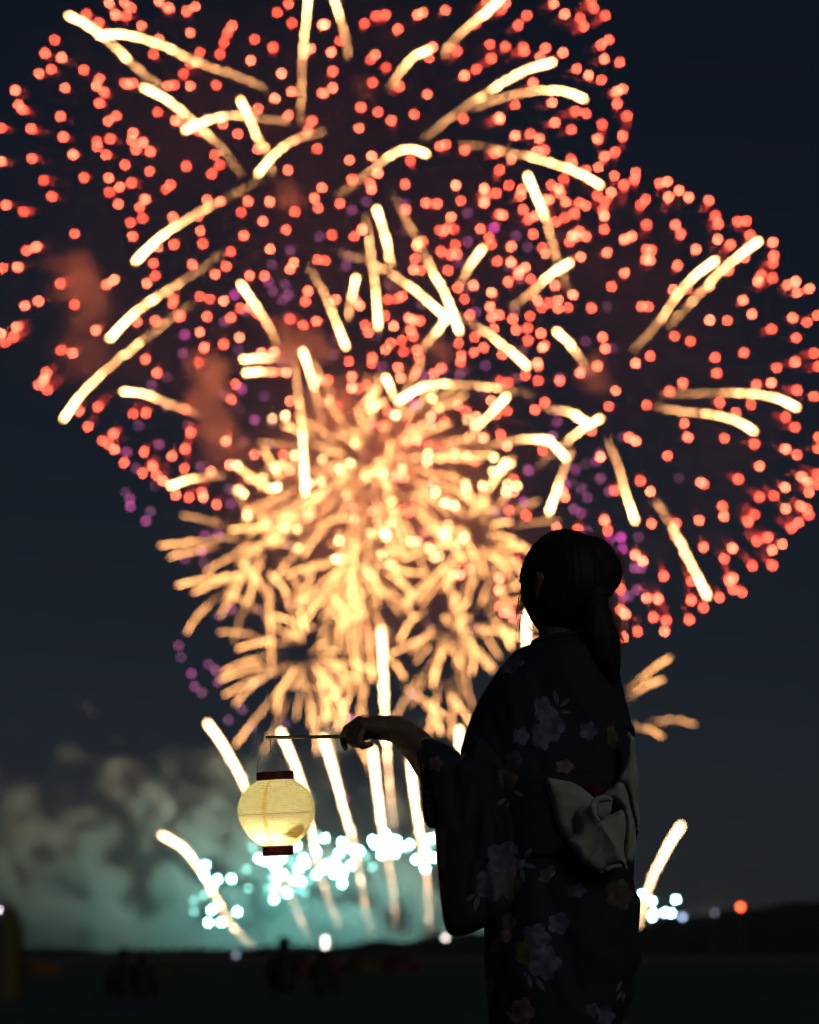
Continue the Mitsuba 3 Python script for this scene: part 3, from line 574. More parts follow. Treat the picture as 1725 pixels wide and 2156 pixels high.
# head: a sphere shaped into skull, jaw and face
hd = trimesh.creation.icosphere(5, 1.0)
v = hd.vertices.copy()
x, y, z = v.T
low = np.clip(-z, 0, 1)
sx = 0.074 * (1 - 0.30 * low ** 1.6); sy = 0.094 * (1 - 0.10 * low ** 2)
X = x * sx; Yv = y * sy + 0.018 * low ** 1.5 * (y > -0.2); Zv = z * np.where(z > 0, 0.104, 0.103)
Yv += 0.012 * np.exp(-((x) / .35) ** 2 - ((z + .95) / .25) ** 2)                      # chin
front = y > 0
def bump(cx, cz, wx, wz, h):
    return h * np.exp(-((X - cx) / wx) ** 2 - ((Zv - cz) / wz) ** 2) * front
Yv += bump(0, -0.024, .010, .016, .020) + bump(0, -0.006, .008, .022, .010)             # nose
Yv += bump(0, -0.056, .020, .006, .006) + bump(0, -0.066, .016, .005, .006) - bump(0, -0.0612, .02, .002, .004)
Yv += bump(.033, .028, .02, .006, .004) + bump(-.033, .028, .02, .006, .004) - bump(.033, .008, .014, .011, .008) - bump(-.033, .008, .014, .011, .008)
X += 0.006 * np.sign(x) * np.exp(-((Zv + .028) / .025) ** 2 - ((Yv - .045) / .03) ** 2)  # cheeks
hv = HC + X[:, None] * Rr + Yv[:, None] * F + Zv[:, None] * U
head = Manifold(m3.Mesh(hv.astype(np.float32), hd.faces.astype(np.uint32)))
for s in (-1, 1):                                                                       # ears
    head += Manifold.batch_hull([ball(H(s * .074, -.008, .012), .012), ball(H(s * .078, -.014, .004), .012), ball(H(s * .074, -.002, -.028), .008)])

Yb = FD + 0.01
Hd = lambda t, x, y, dy=0.0: P(*Q(t, x, y), FD + dy)
# joints measured along the arm; the far side of the hand is farther from the camera
TILES['H'] = (1200, 2800, 2.4643)
J = lambda x, y, dy=0.0: P(*Q('H', x, y), FD + dy)
wrist, palm, knk = J(850, 282), J(740, 272), J(625, 235)
body = Manifold()
pel, chest, neckb = P(1180, 1890, Yb), P(1195, 1520, Yb), P(1196, 1385, Yb)
shl, shr = P(1100, 1475, Yb - .02), P(1262, 1485, Yb + .03)
elb = P(1000, 1655, FD - .05)
body += limb([(pel, .13), (P(1190, 1690, Yb), .105), (chest, .115), (P(1195, 1450, Yb), .075), (neckb, .05), (P(1185, 1345, FD), .049), (P(1178, 1280, FD), .052)])
body += limb([(P(1195, 1440, Yb), .08), (shl, .05), (elb, .042), (J(1300, 640, -.03), .038), (J(1180, 480, -.015), .035), (J(1050, 360), .031), (J(950, 292), .0275)])
body += limb([(J(950, 292), .0275), (wrist, .0255), (palm, .0255)])
body += limb([(P(1195, 1440, Yb), .08), (shr, .05), (P(1300, 1690, Yb + .14), .042), (P(1180, 1700, Yb + .27), .032)])
for k, (kx, ky) in ((-1, (1130, .02)), (1, (1235, .04))):
    hip = P(kx, 1960, Yb + ky)
    body += limb([(hip, .10), ([hip[0] * .97 + .0, hip[1], .46], .058), ([hip[0] * .95, hip[1], .09], .036)])
    body += limb([([hip[0] * .95, hip[1] - .03, .06], .035), ([hip[0] * .95 - .06, hip[1] + .14, .035], .028)])
arm = smooth_body(body, 0.012, 14)

# hand: palm and five separate fingers, curled round the stick
hand = limb([(J(860, 282), .0245), (J(760, 270, .004), .0240)])
for dy, kx, ky in ((.026, 610, 222), (.009, 600, 226), (-.009, 606, 240), (-.024, 640, 262)):
    hand += Manifold.batch_hull([ball(J(800, 275, dy * .6), .020), ball(J(kx, ky, dy), .0115)])
FING = [
    [(J(590, 200, .026), .0095), (J(468, 285, .028), .0088), (J(428, 372, .022), .0080), (J(434, 430, .014), .0070), (J(450, 478, .008), .0052)],         # index
    [(J(590, 215, .009), .0098), (J(505, 330, .008), .0092), (J(486, 395, -.002), .0082), (J(535, 440, -.006), .0075), (J(580, 445, -.004), .0062)],      # middle
    [(J(600, 235, -.009), .0095), (J(545, 360, -.014), .0090), (J(560, 425, -.020), .0080), (J(620, 458, -.022), .0072), (J(655, 448, -.018), .0060)],    # ring
    [(J(640, 262, -.024), .0086), (J(585, 370, -.032), .0080), (J(600, 430, -.036), .0072), (J(655, 452, -.036), .0064), (J(702, 436, -.034), .0055)],    # little
    [(J(760, 300, .026), .0120), (J(680, 345, .036), .0100), (J(610, 372, .032), .0088), (J(560, 385, .026), .0072)]]                                  # thumb
for f in FING:
    hand += limb(f, 16)
hand = smooth_body(hand, 0.0032, 8)


def solid(t):
    return Manifold(m3.Mesh(np.asarray(t.vertices, np.float32), np.asarray(t.faces, np.uint32)))


try:
    skin = tri(solid(arm) + solid(hand) + head)
    if len(skin.vertices) < 1000:
        raise ValueError
except Exception:
    skin = trimesh.util.concatenate([arm, hand, tri(head)])
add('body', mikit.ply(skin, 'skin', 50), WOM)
for s in (-1, 1):
    e = add('eye', mikit.ply(trimesh.creation.icosphere(2, .0115).apply_translation(H(s * .032, .074, .008)), 'dark_metal', True), WOM)

# hair: cap, back volume, ponytail, loose strands
cap = Manifold.sphere(1.0, 64).scale([.083, .103, .112])
th = math.degrees(YAW)
cap = cap.rotate([0, 0, th]).translate(list(H(0, -.007, .005)))
cut = Manifold.batch_hull([ball(H(0, .16, -.02), .06), ball(H(.05, .10, .025), .018), ball(H(-.05, .10, .025), .018), ball(H(.062, .05, -.075), .02), ball(H(-.062, .05, -.075), .02), ball(H(0, .05, -.14), .05), ball(H(-.08, .040, -.07), .016), ball(H(.08, .040, -.07), .016)])
cap -= cut
K = lambda x, y, dy=0.0: P(*Q('k', x, y), FD + dy)
KB = lambda x, y, r, dy: ball(K(x, y, dy), r)
bulk = Manifold.batch_hull([KB(800, 640, .076, -.01), KB(1000, 620, .068, -.015), KB(1088, 690, .0595, -.02), KB(650, 650, .060, .01)])
bulk += Manifold.batch_hull([KB(1088, 690, .0595, -.02), KB(1050, 850, .046, -.03), KB(860, 900, .062, -.025), KB(800, 640, .076, -.01)])
bulk += Manifold.batch_hull([KB(1050, 850, .046, -.03), KB(1110, 960, .028, -.06), KB(920, 1060, .050, -.03)])
bulk += Manifold.batch_hull([KB(650, 650, .060, .01), KB(520, 640, .040, .035), KB(760, 500, .05, .02)])
bulk += Manifold.batch_hull([KB(800, 640, .076, -.01), KB(690, 880, .038, .0), KB(900, 1060, .052, -.03)])
hm = smooth_body(cap + bulk, 0.008, 14)
vn = hm.vertex_normals
q = np.stack([np.arctan2(hm.vertices[:, 1] - HC[1], hm.vertices[:, 0] - HC[0]) * 26, hm.vertices[:, 2] * 9, 0 * vn[:, 0]], -1)
hm.vertices += vn * ((meshkit.fbm(q, 3, 4) - .5) * .006)[:, None]
HAIR = add('hair', mikit.ply(hm, 'hair', True), WOM)
pt = catmull([K(1110, 930, -.062), K(1090, 1060, -.075), K(1120, 1250, -.085), K(1165, 1450, -.09), K(1215, 1650, -.09), K(1285, 1820, -.09), K(1335, 1970, -.09)], 60)
pr = np.interp(np.linspace(0, 1, 60), [0, .13, .32, .5, .68, .84, 1], [.028, .028, .034, .034, .028, .015, .003])
ptm = tube(pt, pr, 40)
q = ptm.vertices * [160, 160, 7]
ptm.vertices += ptm.vertex_normals * ((meshkit.fbm(q, 3, 9) - .5) * .007)[:, None]
add('ponytail', mikit.ply(ptm, 'hair', True), HAIR)
add('hair_tie', mikit.ply(tube(catmull([K(1106, 955, -.064) + .030 * np.array([math.cos(a), math.sin(a), .1 * math.cos(a)]) for a in np.linspace(0, 2 * np.pi, 24)], 40), .005, 8), 'dark_cloth', True), HAIR)


def strands(lst, r):
    return trimesh.util.concatenate([tube(catmull(p, 14), np.linspace(r, r * .35, 14), 4) for p in lst])


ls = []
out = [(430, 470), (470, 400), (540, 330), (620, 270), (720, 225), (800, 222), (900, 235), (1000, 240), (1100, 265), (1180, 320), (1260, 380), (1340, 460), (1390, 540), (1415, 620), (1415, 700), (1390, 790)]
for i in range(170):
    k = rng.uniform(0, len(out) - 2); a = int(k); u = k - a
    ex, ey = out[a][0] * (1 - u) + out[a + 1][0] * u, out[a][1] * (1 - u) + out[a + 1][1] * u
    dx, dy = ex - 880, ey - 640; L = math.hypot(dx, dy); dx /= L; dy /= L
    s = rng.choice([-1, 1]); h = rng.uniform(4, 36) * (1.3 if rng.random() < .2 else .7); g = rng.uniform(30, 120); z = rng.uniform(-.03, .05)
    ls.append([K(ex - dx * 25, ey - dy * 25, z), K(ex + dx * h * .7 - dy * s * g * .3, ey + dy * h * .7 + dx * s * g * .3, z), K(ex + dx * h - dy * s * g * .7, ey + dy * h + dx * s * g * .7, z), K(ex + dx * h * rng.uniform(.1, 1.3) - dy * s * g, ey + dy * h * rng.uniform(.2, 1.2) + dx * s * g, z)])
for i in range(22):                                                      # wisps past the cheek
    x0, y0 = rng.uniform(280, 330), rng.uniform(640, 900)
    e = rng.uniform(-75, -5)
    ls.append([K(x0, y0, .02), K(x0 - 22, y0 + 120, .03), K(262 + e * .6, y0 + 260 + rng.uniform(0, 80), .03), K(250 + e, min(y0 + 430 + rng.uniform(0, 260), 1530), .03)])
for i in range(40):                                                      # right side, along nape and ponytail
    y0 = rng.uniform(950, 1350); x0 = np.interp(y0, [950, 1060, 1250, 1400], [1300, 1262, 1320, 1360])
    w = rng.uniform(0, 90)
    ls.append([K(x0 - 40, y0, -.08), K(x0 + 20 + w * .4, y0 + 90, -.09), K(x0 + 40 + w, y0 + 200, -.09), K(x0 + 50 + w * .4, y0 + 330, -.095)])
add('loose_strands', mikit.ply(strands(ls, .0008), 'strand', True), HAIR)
labels[HAIR + '__loose_strands'] = {'kind': 'stuff'}
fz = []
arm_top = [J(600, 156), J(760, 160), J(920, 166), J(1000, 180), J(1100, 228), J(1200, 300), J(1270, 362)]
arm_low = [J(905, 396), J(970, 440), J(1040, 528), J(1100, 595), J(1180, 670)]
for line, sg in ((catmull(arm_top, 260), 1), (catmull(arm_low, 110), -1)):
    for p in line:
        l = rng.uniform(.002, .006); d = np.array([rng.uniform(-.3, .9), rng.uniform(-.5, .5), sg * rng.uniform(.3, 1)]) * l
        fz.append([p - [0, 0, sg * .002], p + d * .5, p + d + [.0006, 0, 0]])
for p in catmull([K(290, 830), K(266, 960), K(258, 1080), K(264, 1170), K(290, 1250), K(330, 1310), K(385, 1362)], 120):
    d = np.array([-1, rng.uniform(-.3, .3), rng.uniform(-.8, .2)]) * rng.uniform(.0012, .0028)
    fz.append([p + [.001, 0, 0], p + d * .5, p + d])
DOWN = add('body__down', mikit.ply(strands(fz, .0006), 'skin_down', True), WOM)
labels[DOWN] = {'kind': 'stuff'}
lock = []
for i in range(46):
    a = rng.uniform(0, 1)
    x0, y0 = 330 + 150 * a, 470 - 90 * a
    lock.append([K(x0 + 60, y0 - 60, .035), K(x0 - 10, y0 + 40 + rng.uniform(-15, 15), .04), K(300 + 40 * a + rng.uniform(-8, 14), 590 + rng.uniform(-20, 30), .045), K(300 + 75 * a + rng.uniform(-8, 8), 690 + rng.uniform(-40, 70), .045)])
add('fringe', mikit.ply(strands(lock, .0012), 'hair', True), HAIR)
lock = []
for i in range(26):
    a = rng.uniform(0, 1)
    lock.append([K(1330 + 20 * a, 1350, -.10), K(1360 + 22 * a, 1520, -.10), K(1345 + 45 * a, 1700 + rng.uniform(-30, 30), -.10), K(1310 + 70 * a, 1850 + rng.uniform(-40, 80), -.10)])
add('lock', mikit.ply(strands(lock, .0011), 'hair', True), HAIR)


# ---------------------------------------------------------------- yukata: body of the robe as a loft of level rings
prof = [(1346, 1138, 1268, .062), (1353, 1130, 1282, .085), (1362, 1108, 1292, .10), (1372, 1086, 1297, .108), (1390, 1068, 1301, .114), (1410, 1051, 1304, .118), (1440, 1030, 1310, .122), (1473, 1010, 1317, .126), (1510, 993, 1325, .130), (1545, 981, 1334, .132), (1585, 970, 1337, .135),
        (1630, 985, 1336, .136), (1680, 1000, 1336, .134), (1740, 1008, 1336, .132), (1800, 1012, 1335, .134), (1850, 1015, 1333, .138), (1880, 1016, 1338, .142), (1900, 1017, 1344, .143), (1955, 1019, 1343, .146), (2010, 1021, 1347, .146), (2040, 1022, 1343, .144), (2070, 1023, 1331, .142), (2095, 1025, 1333, .142), (2130, 1028, 1322, .140), (2156, 1031, 1310, .138),
        (2230, 1036, 1300, .13), (2350, 1045, 1290, .12), (2500, 1060, 1275, .112), (2640, 1068, 1268, .108)]
pa = np.array(prof)
ys = np.concatenate([np.linspace(1346, 1420, 26), np.linspace(1426, 2170, 150), np.linspace(2180, 2640, 40)])
NA = 144
g = np.linspace(0, 2 * np.pi, NA, endpoint=False)
rows = []
for yy in ys:
    l, r, d = (np.interp(yy, pa[:, 0], pa[:, k]) for k in (1, 2, 3))
    a, b = P(l, yy, FD), P(r, yy, FD)
    cx, hw = (a[0] + b[0]) / 2, (b[0] - a[0]) / 2
    c, s = np.cos(g), np.sin(g)
    ex = 2.35
    xx = cx + hw * np.sign(c) * np.abs(c) ** (2 / ex); yv = FD + 0.005 + d * np.sign(s) * np.abs(s) ** (2 / ex)
    fade = np.clip((yy - 1360) / 80, 0, 1)
    pq = np.stack([xx * 16 + a[2] * 5, yv * 16, a[2] * 5 + 0 * xx], -1)
    fo = (meshkit.fbm(pq, 3, 2) - .5) * .042 + (meshkit.fbm(np.stack([xx * 48 + 7 * a[2], yv * 40, a[2] * 7 + 0 * xx], -1), 2, 8) - .5) * .008
    yv = yv + np.sign(s) * np.abs(s) ** .7 * fo * fade
    xx = xx + (meshkit.fbm(np.stack([yv * 0 + np.sign(c) * 3, 0 * xx, a[2] * 22 + 0 * xx], -1), 3, 6) - .5) * .005 * fade * np.abs(c) ** 3
    rows.append(np.stack([xx, yv, a[2] + 0 * xx], 1))
v = np.vstack(rows); i, j = np.meshgrid(np.arange(len(ys) - 1), np.arange(NA), indexing='ij'); A = i * NA + j; B = i * NA + (j + 1) % NA
f = np.concatenate([np.stack([A, B, B + NA], -1).reshape(-1, 3), np.stack([A, B + NA, A + NA], -1).reshape(-1, 3)])
robe = trimesh.Trimesh(v, f, process=False); robe.fix_normals()
YUK = add('yukata', mikit.ply(robe, 'yukata_cloth', True), WOM)
# collar, set back from the nape
ca = np.linspace(-.2, 2 * np.pi - .2, 60)
cl = []
for a in ca:
    fr = (1 + math.sin(a)) / 2                                            # 0 at the nape (towards the camera), 1 at the throat
    yy = 1336 + 26 * fr ** .7 - 4 * math.cos(a)
    base = P(1196 + 70 * math.cos(a) * (1 + .06 * (1 - fr)), yy, FD + .078 * math.sin(a) + .004)
    cl.append(base)
cl = catmull(cl, 120)
col = trimesh.util.concatenate([tube(cl + [0, 0, dz], .0065, 10) for dz in (0, -.008)])
add('collar', mikit.ply(col, 'yukata_cloth', True), YUK)


def pillow(poly, Y, thick, step=7.0, folds=None, holes=(), lean=0.0, round_=22.0, back=1.0):
    """A cloth bag or loop whose outline (in frame units) stands upright at the distance Y, thickest away from its rim."""
    pg = Polygon(poly, holes).buffer(0)
    ext = np.array(pg.exterior.segmentize(step).coords)[:-1]
    rim = [ext] + [np.array(h.segmentize(step).coords)[:-1] for h in pg.interiors]
    x0, y0, x1, y1 = pg.bounds
    gx, gy = np.meshgrid(np.arange(x0, x1, step), np.arange(y0, y1, step)); gx = gx + (np.arange(len(gx)) % 2)[:, None] * step / 2
    inn = pg.buffer(-step * .55)
    k = contains_xy(inn, gx.ravel(), gy.ravel())
    rp = np.vstack(rim); nr = len(rp)
    p2 = np.vstack([rp, np.stack([gx.ravel()[k], gy.ravel()[k]], 1)])
    t = Delaunay(p2).simplices
    ce = p2[t].mean(1)
    t = t[contains_xy(pg, ce[:, 0], ce[:, 1])]
    e1, e2 = p2[t[:, 1]] - p2[t[:, 0]], p2[t[:, 2]] - p2[t[:, 0]]
    fl_ = (e1[:, 0] * e2[:, 1] - e1[:, 1] * e2[:, 0]) < 0
    t[fl_] = t[fl_][:, ::-1]
    bd = pg.boundary
    d = np.array([bd.distance(Point(*q)) for q in p2]); d[:nr] = 0
    u = np.clip(d / round_, 0, 1); h = thick * np.sqrt(1 - (1 - u) ** 2)
    cen = p2.mean(0)
    o = folds(p2[:, 0], p2[:, 1]) * u if folds else 0
    base = Y + lean * (p2[:, 1] - cen[1]) * .001
    fr = np.array([P(a, b, c) for (a, b), c in zip(p2, base - h - o)])
    bk = np.array([P(a, b, c) for (a, b), c in zip(p2, base + h * back - o * .6)])
    m = len(p2)
    remap = np.arange(m) + m; remap[:nr] = np.arange(nr)
    v = np.vstack([fr, bk]); f = np.vstack([t, remap[t][:, ::-1]])
    me = trimesh.Trimesh(v, f, process=False); me.remove_unreferenced_vertices()
    me.fix_normals()
    return me


def nz(sx, sy, amp, seed, ang=0.0):
    ca, sa = math.cos(ang), math.sin(ang)
    return lambda x, y: amp * (meshkit.fbm(np.stack([(x * ca + y * sa) * sx, (y * ca - x * sa) * sy, 0 * x + seed], -1), 3, seed) - .5)


Z = lambda s: [Q('z', *p) for p in pts(s)]
slv = Z('470,60 430,130 402,178 378,186 352,164 325,140 290,120 262,110 235,104 205,90 180,84 150,90 130,106 124,150 123,220 128,290 134,350 141,420 150,560 156,590 166,615 178,635 196,647 215,647 222,652 226,700 232,760 236,850 242,920 250,1000 258,1080 267,1150 274,1210 283,1252 292,1280 306,1302 326,1316 346,1323 372,1325 402,1321 440,1310 475,1297 525,1275 585,1252 640,1226 690,1192 735,1150 765,1080 780,950 780,800 770,600 740,400 690,250 600,140')
slit = Z('167,318 178,318 186,360 196,430 208,510 217,590 219,612 203,606 193,560 182,470 171,380')
sleeve = pillow(slv, FD - .085, .040, 7, nz(.05, .012, .030, 3), holes=[slit], round_=34)
SLV = add('sleeve', mikit.ply(sleeve, 'yukata_cloth', True), YUK)
sl = Polygon(slit).buffer(1.0)
add('sheer_panel', mikit.ply(pillow(list(sl.exterior.coords), FD - .085, .0004, 5, round_=4), 'sheer_cloth', True), SLV)
hem = catmull([P(*q, FD - .085) for q in Z('378,184 330,140 262,109 205,89 180,83 150,89 129,106 123,150 122,220 127,290 140,420 155,590 165,615 178,636 196,648 215,648 223,652 227,700 233,760 237,850 243,920 251,1000 259,1080 268,1150 275,1210 284,1252 293,1281 307,1303 326,1317 346,1324 372,1326 402,1322 475,1298')], 260)
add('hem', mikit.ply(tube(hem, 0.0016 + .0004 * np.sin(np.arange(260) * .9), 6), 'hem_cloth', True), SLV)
rs = Z('1380,940 1440,965 1468,1020 1492,1070 1506,1085 1509,1120 1506,1200 1499,1285 1504,1370 1514,1440 1514,1480 1502,1515 1470,1552 1440,1590 1400,1600 1370,1500 1350,1300 1340,1100')
add('sleeve', mikit.ply(pillow(rs, FD + .02, .035, 7, nz(.06, .02, .02, 9), round_=26), 'yukata_cloth', True), YUK)
fd = Z('1300,1180 1340,1300 1400,1480 1440,1560 1475,1600 1476,1650 1462,1720 1440,1775 1405,1830 1372,1876 1300,1876 1280,1500')
add('hem_fold', mikit.ply(pillow(fd, FD - .02, .03, 7, nz(.08, .02, .02, 19), round_=20), 'yukata_cloth', True), YUK)
sh = Z('1330,-180 1380,-190 1420,-130 1436,-60 1450,-20 1472,20 1478,60 1474,76 1440,30 1410,60 1385,150 1350,80')
add('shoulder_fold', mikit.ply(pillow(sh, FD - .06, .016, 5, nz(.1, .03, .01, 14), round_=12), 'yukata_cloth', True), YUK)

# obi: sash round the waist and the bow at the back
lint = []
for line in (catmull([P(x, y, FD) for x, y in ((1124, 1358), (1098, 1365), (1078, 1379), (1053, 1409), (1031, 1440), (1011, 1473), (994, 1510), (982, 1545), (971, 1583))], 420), catmull([P(x, y, FD) for x, y in ((1318, 1473), (1326, 1510), (1334, 1545))], 60), catmull([P(x, y, FD) for x, y in ((1334, 1852), (1338, 1880))], 40)):
    cxm = P(1190, 1500, FD)[0]
    for p in line:
        o = np.array([np.sign(p[0] - cxm), rng.uniform(-.4, .4), rng.uniform(.1, .9)]) * rng.uniform(.0012, .003)
        lint.append([p - o * .8, p + o * .4, p + o])
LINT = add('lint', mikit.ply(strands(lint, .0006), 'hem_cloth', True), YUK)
labels[LINT] = {'kind': 'stuff'}
OBI_Y = [(1632, 8), (1650, 10), (1700, 10), (1760, 10), (1800, 10), (1818, 8)]
rows = []
for yy in np.linspace(1632, 1818, 30):
    l, r, d = (np.interp(yy, pa[:, 0], pa[:, k]) for k in (1, 2, 3))
    a, b = P(l + 3, yy, FD), P(r - 2, yy, FD); cx, hw = (a[0] + b[0]) / 2, (b[0] - a[0]) / 2
    c, s = np.cos(g), np.sin(g)
    rr = -.006 + .024 * min(1.0, 5 * math.sin((yy - 1631.9) / 186.2 * math.pi))
    rows.append(np.stack([cx + (hw - .003) * np.sign(c) * np.abs(c) ** .85, FD + .005 + (d + rr) * np.sign(s) * np.abs(s) ** .85, a[2] + 0 * c], 1))
v = np.vstack(rows); i, j = np.meshgrid(np.arange(29), np.arange(NA), indexing='ij'); A = i * NA + j; B = i * NA + (j + 1) % NA
f = np.concatenate([np.stack([A, B, B + NA], -1).reshape(-1, 3), np.stack([A, B + NA, A + NA], -1).reshape(-1, 3)])
ob = trimesh.Trimesh(v, f, process=False); ob.fix_normals()
OBI = add('obi', mikit.ply(ob, 'yukata_cloth', True), WOM)
labels[OBI] = {'label': 'pale greyish cream sash bow tied at the back over a dark sash'}
Bq = lambda s: [Q('b', *p) for p in pts(s)]
BY = FD - .175
R_ = lambda seed, ang, amp=.016: nz(.075, .014, amp, seed, ang)
add('upper_loop', mikit.ply(pillow(Bq('1292,-97 1340,-30 1385,20 1392,100 1390,170 1405,300 1422,420 1432,500 1437,560 1428,620 1420,700 1424,800 1432,900 1440,1000 1440,1100 1430,1180 1418,1260 1408,1350 1396,1250 1385,1100 1340,900 1290,680 1240,580 1140,572 1170,520 1210,420 1245,345 1270,270 1285,150 1290,50'), BY + .045, .022, 5, R_(4, .15), round_=18), 'obi_cloth', True), OBI)
add('left_loop', mikit.ply(pillow(Bq('258,500 350,508 450,528 580,555 700,620 800,690 895,775 905,850 830,900 740,930 660,990 690,1140 760,1200 780,1350 760,1510 735,1560 690,1500 620,1405 510,1285 420,1150 375,1000 330,800 275,640'), BY + .03, .028, 5, R_(5, 1.25), round_=26), 'obi_cloth', True), OBI)
add('right_loop', mikit.ply(pillow(Bq('930,745 1010,690 1080,645 1140,575 1200,562 1245,585 1290,700 1330,900 1372,1060 1392,1200 1402,1350 1400,1430 1385,1500 1355,1555 1325,1580 1270,1590 1235,1500 1235,1400 1262,1200 1262,1000 1225,880 1100,775 1000,760'), BY + .018, .020, 5, R_(6, .1), round_=16), 'obi_cloth', True), OBI)
ridge_b = np.array([Q('b', *p) for p in ((880, 900), (960, 1060), (1090, 1290), (1245, 1500), (1300, 1690))])


def tail_fold(x, y):
    """a raised crease running down the flap, with softer crumples round it"""
    xr = np.interp(y, ridge_b[:, 1], ridge_b[:, 0])
    return .026 * np.exp(-np.clip(x - xr, 0, 99) / 9) * np.exp(-np.clip(xr - x, 0, 99) / 34) + R_(7, .7, .014)(x, y)


add('tail', mikit.ply(pillow(Bq('640,960 680,900 800,860 880,860 950,1000 1100,960 1225,900 1262,1000 1268,1200 1240,1330 1250,1480 1275,1560 1298,1690 1280,1700 1245,1650 1215,1595 1130,1600 1050,1625 950,1702 850,1668 740,1585 640,1440 520,1300 640,1200'), BY, .024, 4, tail_fold, round_=18), 'obi_cloth', True), OBI)
add('tail_hem', mikit.ply(pillow(Bq('950,1702 1000,1650 1060,1612 1130,1590 1200,1588 1228,1610 1215,1640 1150,1650 1080,1672 1020,1690'), BY - .026, .008, 4, round_=5), 'obi_cloth', True), OBI)
add('knot', mikit.ply(pillow(Bq('845,870 862,820 905,775 980,752 1060,760 1105,780 1092,860 1085,930 1040,985 950,1065 905,1010 880,960'), BY - .03, .022, 4, R_(8, .4, .02), round_=14), 'obi_cloth', True), OBI)
kr = catmull([P(*Q('b', *p), BY - .052) for p in ((1100, 785), (1040, 762), (970, 762), (905, 790), (865, 850), (868, 930), (900, 1010), (945, 1060))], 50)
add('knot_fold', mikit.ply(tube(kr, np.interp(np.linspace(0, 1, 50), [0, .15, .6, 1], [.003, .006, .0075, .003]), 10), 'obi_cloth', True), OBI)
add('sash_scarf', mikit.ply(pillow(Bq('680,588 900,588 1040,610 1000,690 940,760 890,800 780,700'), BY + .036, .014, 5, nz(.1, .03, .01, 2), round_=12), 'red_cloth', True), OBI)

# ---------------------------------------------------------------- stick and paper lantern
a, b = P(559.5, 1553.5, FD), P(724, 1551, FD) ; e = b + (b - a) * .14
nst = 60
st = np.array([a + (e - a) * t for t in np.linspace(0, 1, nst)])
rad = .0037 * (1 + .06 * (np.sin(np.linspace(0, 40, nst)) > .93)); rad[0] *= .8
tag(add('lantern_stick', mikit.ply(tube(st, rad, 16), 'bamboo', 40)), 'thin bamboo stick held out level in the hand of the woman', 'stick')
LAN = thing('paper_lantern', 'glowing pale yellow ribbed paper lantern with dark red rings hanging from a stick', 'lantern')
top, bot = P(579.3, 1632, FD), P(585.0, 1784, FD)
ax = (top - bot) / np.linalg.norm(top - bot); ax = ax + np.array([0, -.05, 0]); ax /= np.linalg.norm(ax)
rx = np.cross([0, 1, 0], ax); rx /= np.linalg.norm(rx); ry = np.cross(ax, rx)
mid = P(582, 1706, FD)
LT = T(np.block([[np.stack([rx, ry, ax], 1), mid[:, None]], [np.zeros((1, 3)), np.ones((1, 1))]]).tolist())
U1 = FD / FOC * 1.015                                                        # metres per frame unit there
sil = np.array([(505, 318), (530, 335), (610, 445), (720, 555), (840, 620), (960, 648), (1060, 650), (1160, 625), (1270, 580), (1390, 512), (1500, 415), (1590, 300), (1612, 268)], float)
zz = (1011 - sil[:, 0]) / 4.3125 / 1.9 * U1; rr = sil[:, 1] / 4.3125 / 1.9 * U1
from scipy.interpolate import PchipInterpolator
RP = PchipInterpolator(zz[::-1], rr[::-1])
z0, z1 = zz[-1], zz[0]
NR = 37
zs = np.linspace(z0, z1, NR * 8 + 1)
ph = (np.linspace(0, NR, NR * 8 + 1)) % 1.0
prof = np.stack([RP(zs) + .0012 * np.sin(np.pi * ph) - .0004, zs], 1)
add('shade', mikit.ply(lathe(prof, 120), 'paper', True, to_world=LT), LAN)
for k in range(1, NR):
    zk = z0 + (z1 - z0) * k / NR
    rk = float(RP(zk)) + .0003
    ring = lathe([(rk + q * math.cos(t), zk + q * math.sin(t)) for q, t in [((.0012 if k == 18 else .00065), t) for t in np.linspace(0, 2 * np.pi, 6)]], 96)
    add('rib', mikit.ply(ring, 'rib_wire', True, to_world=LT), LAN)
for ang, wd in ((-1.57 - .26, .052), (-1.57 + 1.22, .05), (1.2, .05), (2.9, .05)):
    aa = np.linspace(ang - wd, ang + wd, 5)
    pr_ = prof[4:-4]
    v = np.stack([(pr_[:, None, 0] + .0005) * np.cos(aa), (pr_[:, None, 0] + .0005) * np.sin(aa), pr_[:, None, 1] + 0 * aa], -1).reshape(-1, 3)
    ii, jj = np.meshgrid(np.arange(len(pr_) - 1), np.arange(4), indexing='ij'); A = (ii * 5 + jj).ravel()
    f = np.vstack([np.stack([A, A + 1, A + 6], 1), np.stack([A, A + 6, A + 5], 1)])
    add('paper_seam', mikit.ply(trimesh.Trimesh(v, f, process=False), 'paper_seam', True, to_world=LT), LAN)


def ring_mesh(r, za, zb, floor=False):
    w = .0022
    q = [(r - w, za), (r - .0006, za), (r, za + .0007), (r, zb - .0007), (r - .0006, zb), (r - w, zb), (r - w, za)]
    if floor:
        q = [(0.0001, za + .002), (0.0001, za), (r - .0006, za), (r, za + .0007), (r, zb - .0007), (r - .0006, zb), (r - w, zb), (r - w, za + .002), (0.0001, za + .002)]
    return lathe(q, 80)


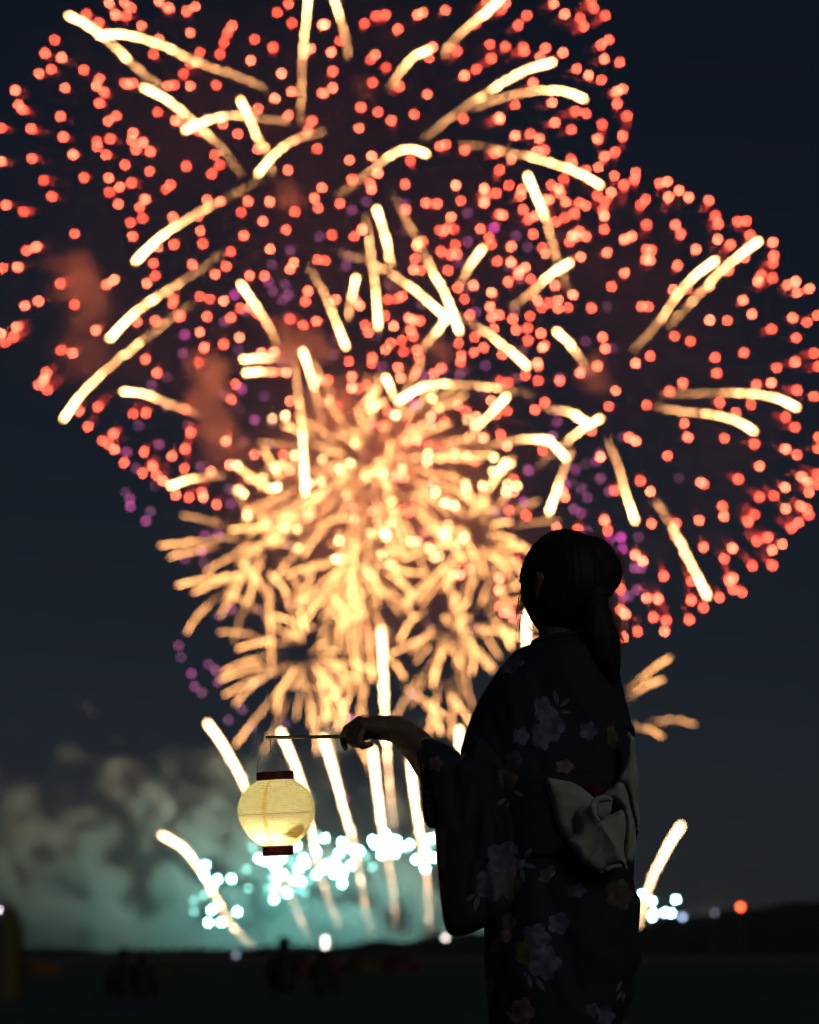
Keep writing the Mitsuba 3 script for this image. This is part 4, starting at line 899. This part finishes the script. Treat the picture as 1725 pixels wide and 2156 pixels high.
Lz = lambda y: (1011 - y) / 4.3125 / 1.9 * U1
add('ring', mikit.ply(ring_mesh(316 / 8.194 * U1, Lz(512), Lz(366)), 'lacquer', 40, to_world=LT), LAN)
add('ring', mikit.ply(ring_mesh(257 / 8.194 * U1, Lz(1770), Lz(1588), True), 'lacquer', 40, to_world=LT), LAN)
L_ = lambda x, y, dy=0.0: P(*Q('l', x, y), FD + dy)
hook = P(*Q('h', 0, 0), FD)
knot_top = P(900 / 1.9 + 315 / 1.725 / 1.9, (2750 + 362 / 1.725) / 1.9, FD)
for sgn, q in ((-1, [(562, 380), (562, 300), (580, 190), (640, 105), (755, 62), (785, 20), (790, 0)]), (1, [(1127, 360), (1105, 280), (1050, 185), (960, 115), (840, 68), (800, 25), (790, 0)])):
    w = [L_(a_, b_, -.0 + .0 * sgn) for a_, b_ in q]
    add('handle', mikit.ply(tube(catmull(w, 50), .0007, 6), 'wire', True), LAN)
w = [L_(790, 5)]
tw = np.linspace(0, 1, 60)
base = L_(790, 8)
twist = np.array([base + (knot_top + [0, 0, .004] - base) * t + .0011 * np.array([math.cos(38 * t), math.sin(38 * t), 0]) for t in tw])
add('hanger', mikit.ply(tube(twist, .0008, 6), 'wire', True), LAN)
lp = [knot_top + .0048 * np.array([0, math.cos(t), math.sin(t)]) + [0, 0, .0035] for t in np.linspace(0, 2 * np.pi, 30)]
add('hanger', mikit.ply(tube(lp, .0007, 6), 'wire', True), LAN)
hk = [L_(910, 1790), L_(918, 1815), L_(925, 1838), L_(905, 1862), L_(890, 1840), L_(902, 1812), L_(912, 1800)]
add('hook', mikit.ply(tube(catmull(hk, 40), .0008, 6), 'wire', True), LAN)
bulb = mid + rx * (-.010) + ax * (-.044) + ry * (-.022)
add('bulb', {**sphp, 'to_world': T().translate(list(bulb)).scale(.010), 'emitter': glow(np.array((37.0, 33.0, 15.0)) * BULBK, 55)}, LAN)
hold = trimesh.creation.cylinder(.014, .012, sections=32).apply_translation([-.008, -.016, -.062])
add('bulb_holder', mikit.ply(hold, 'dark_metal', 40, to_world=LT), LAN)
card = trimesh.Trimesh([(.004, -.050, -.050), (.046, -.046, -.030), (.058, -.028, -.044), (.034, -.030, -.060)], [[0, 1, 2], [0, 2, 3]])
add('paper_flap', mikit.ply(card, 'paper_seam', False, to_world=LT), LAN)
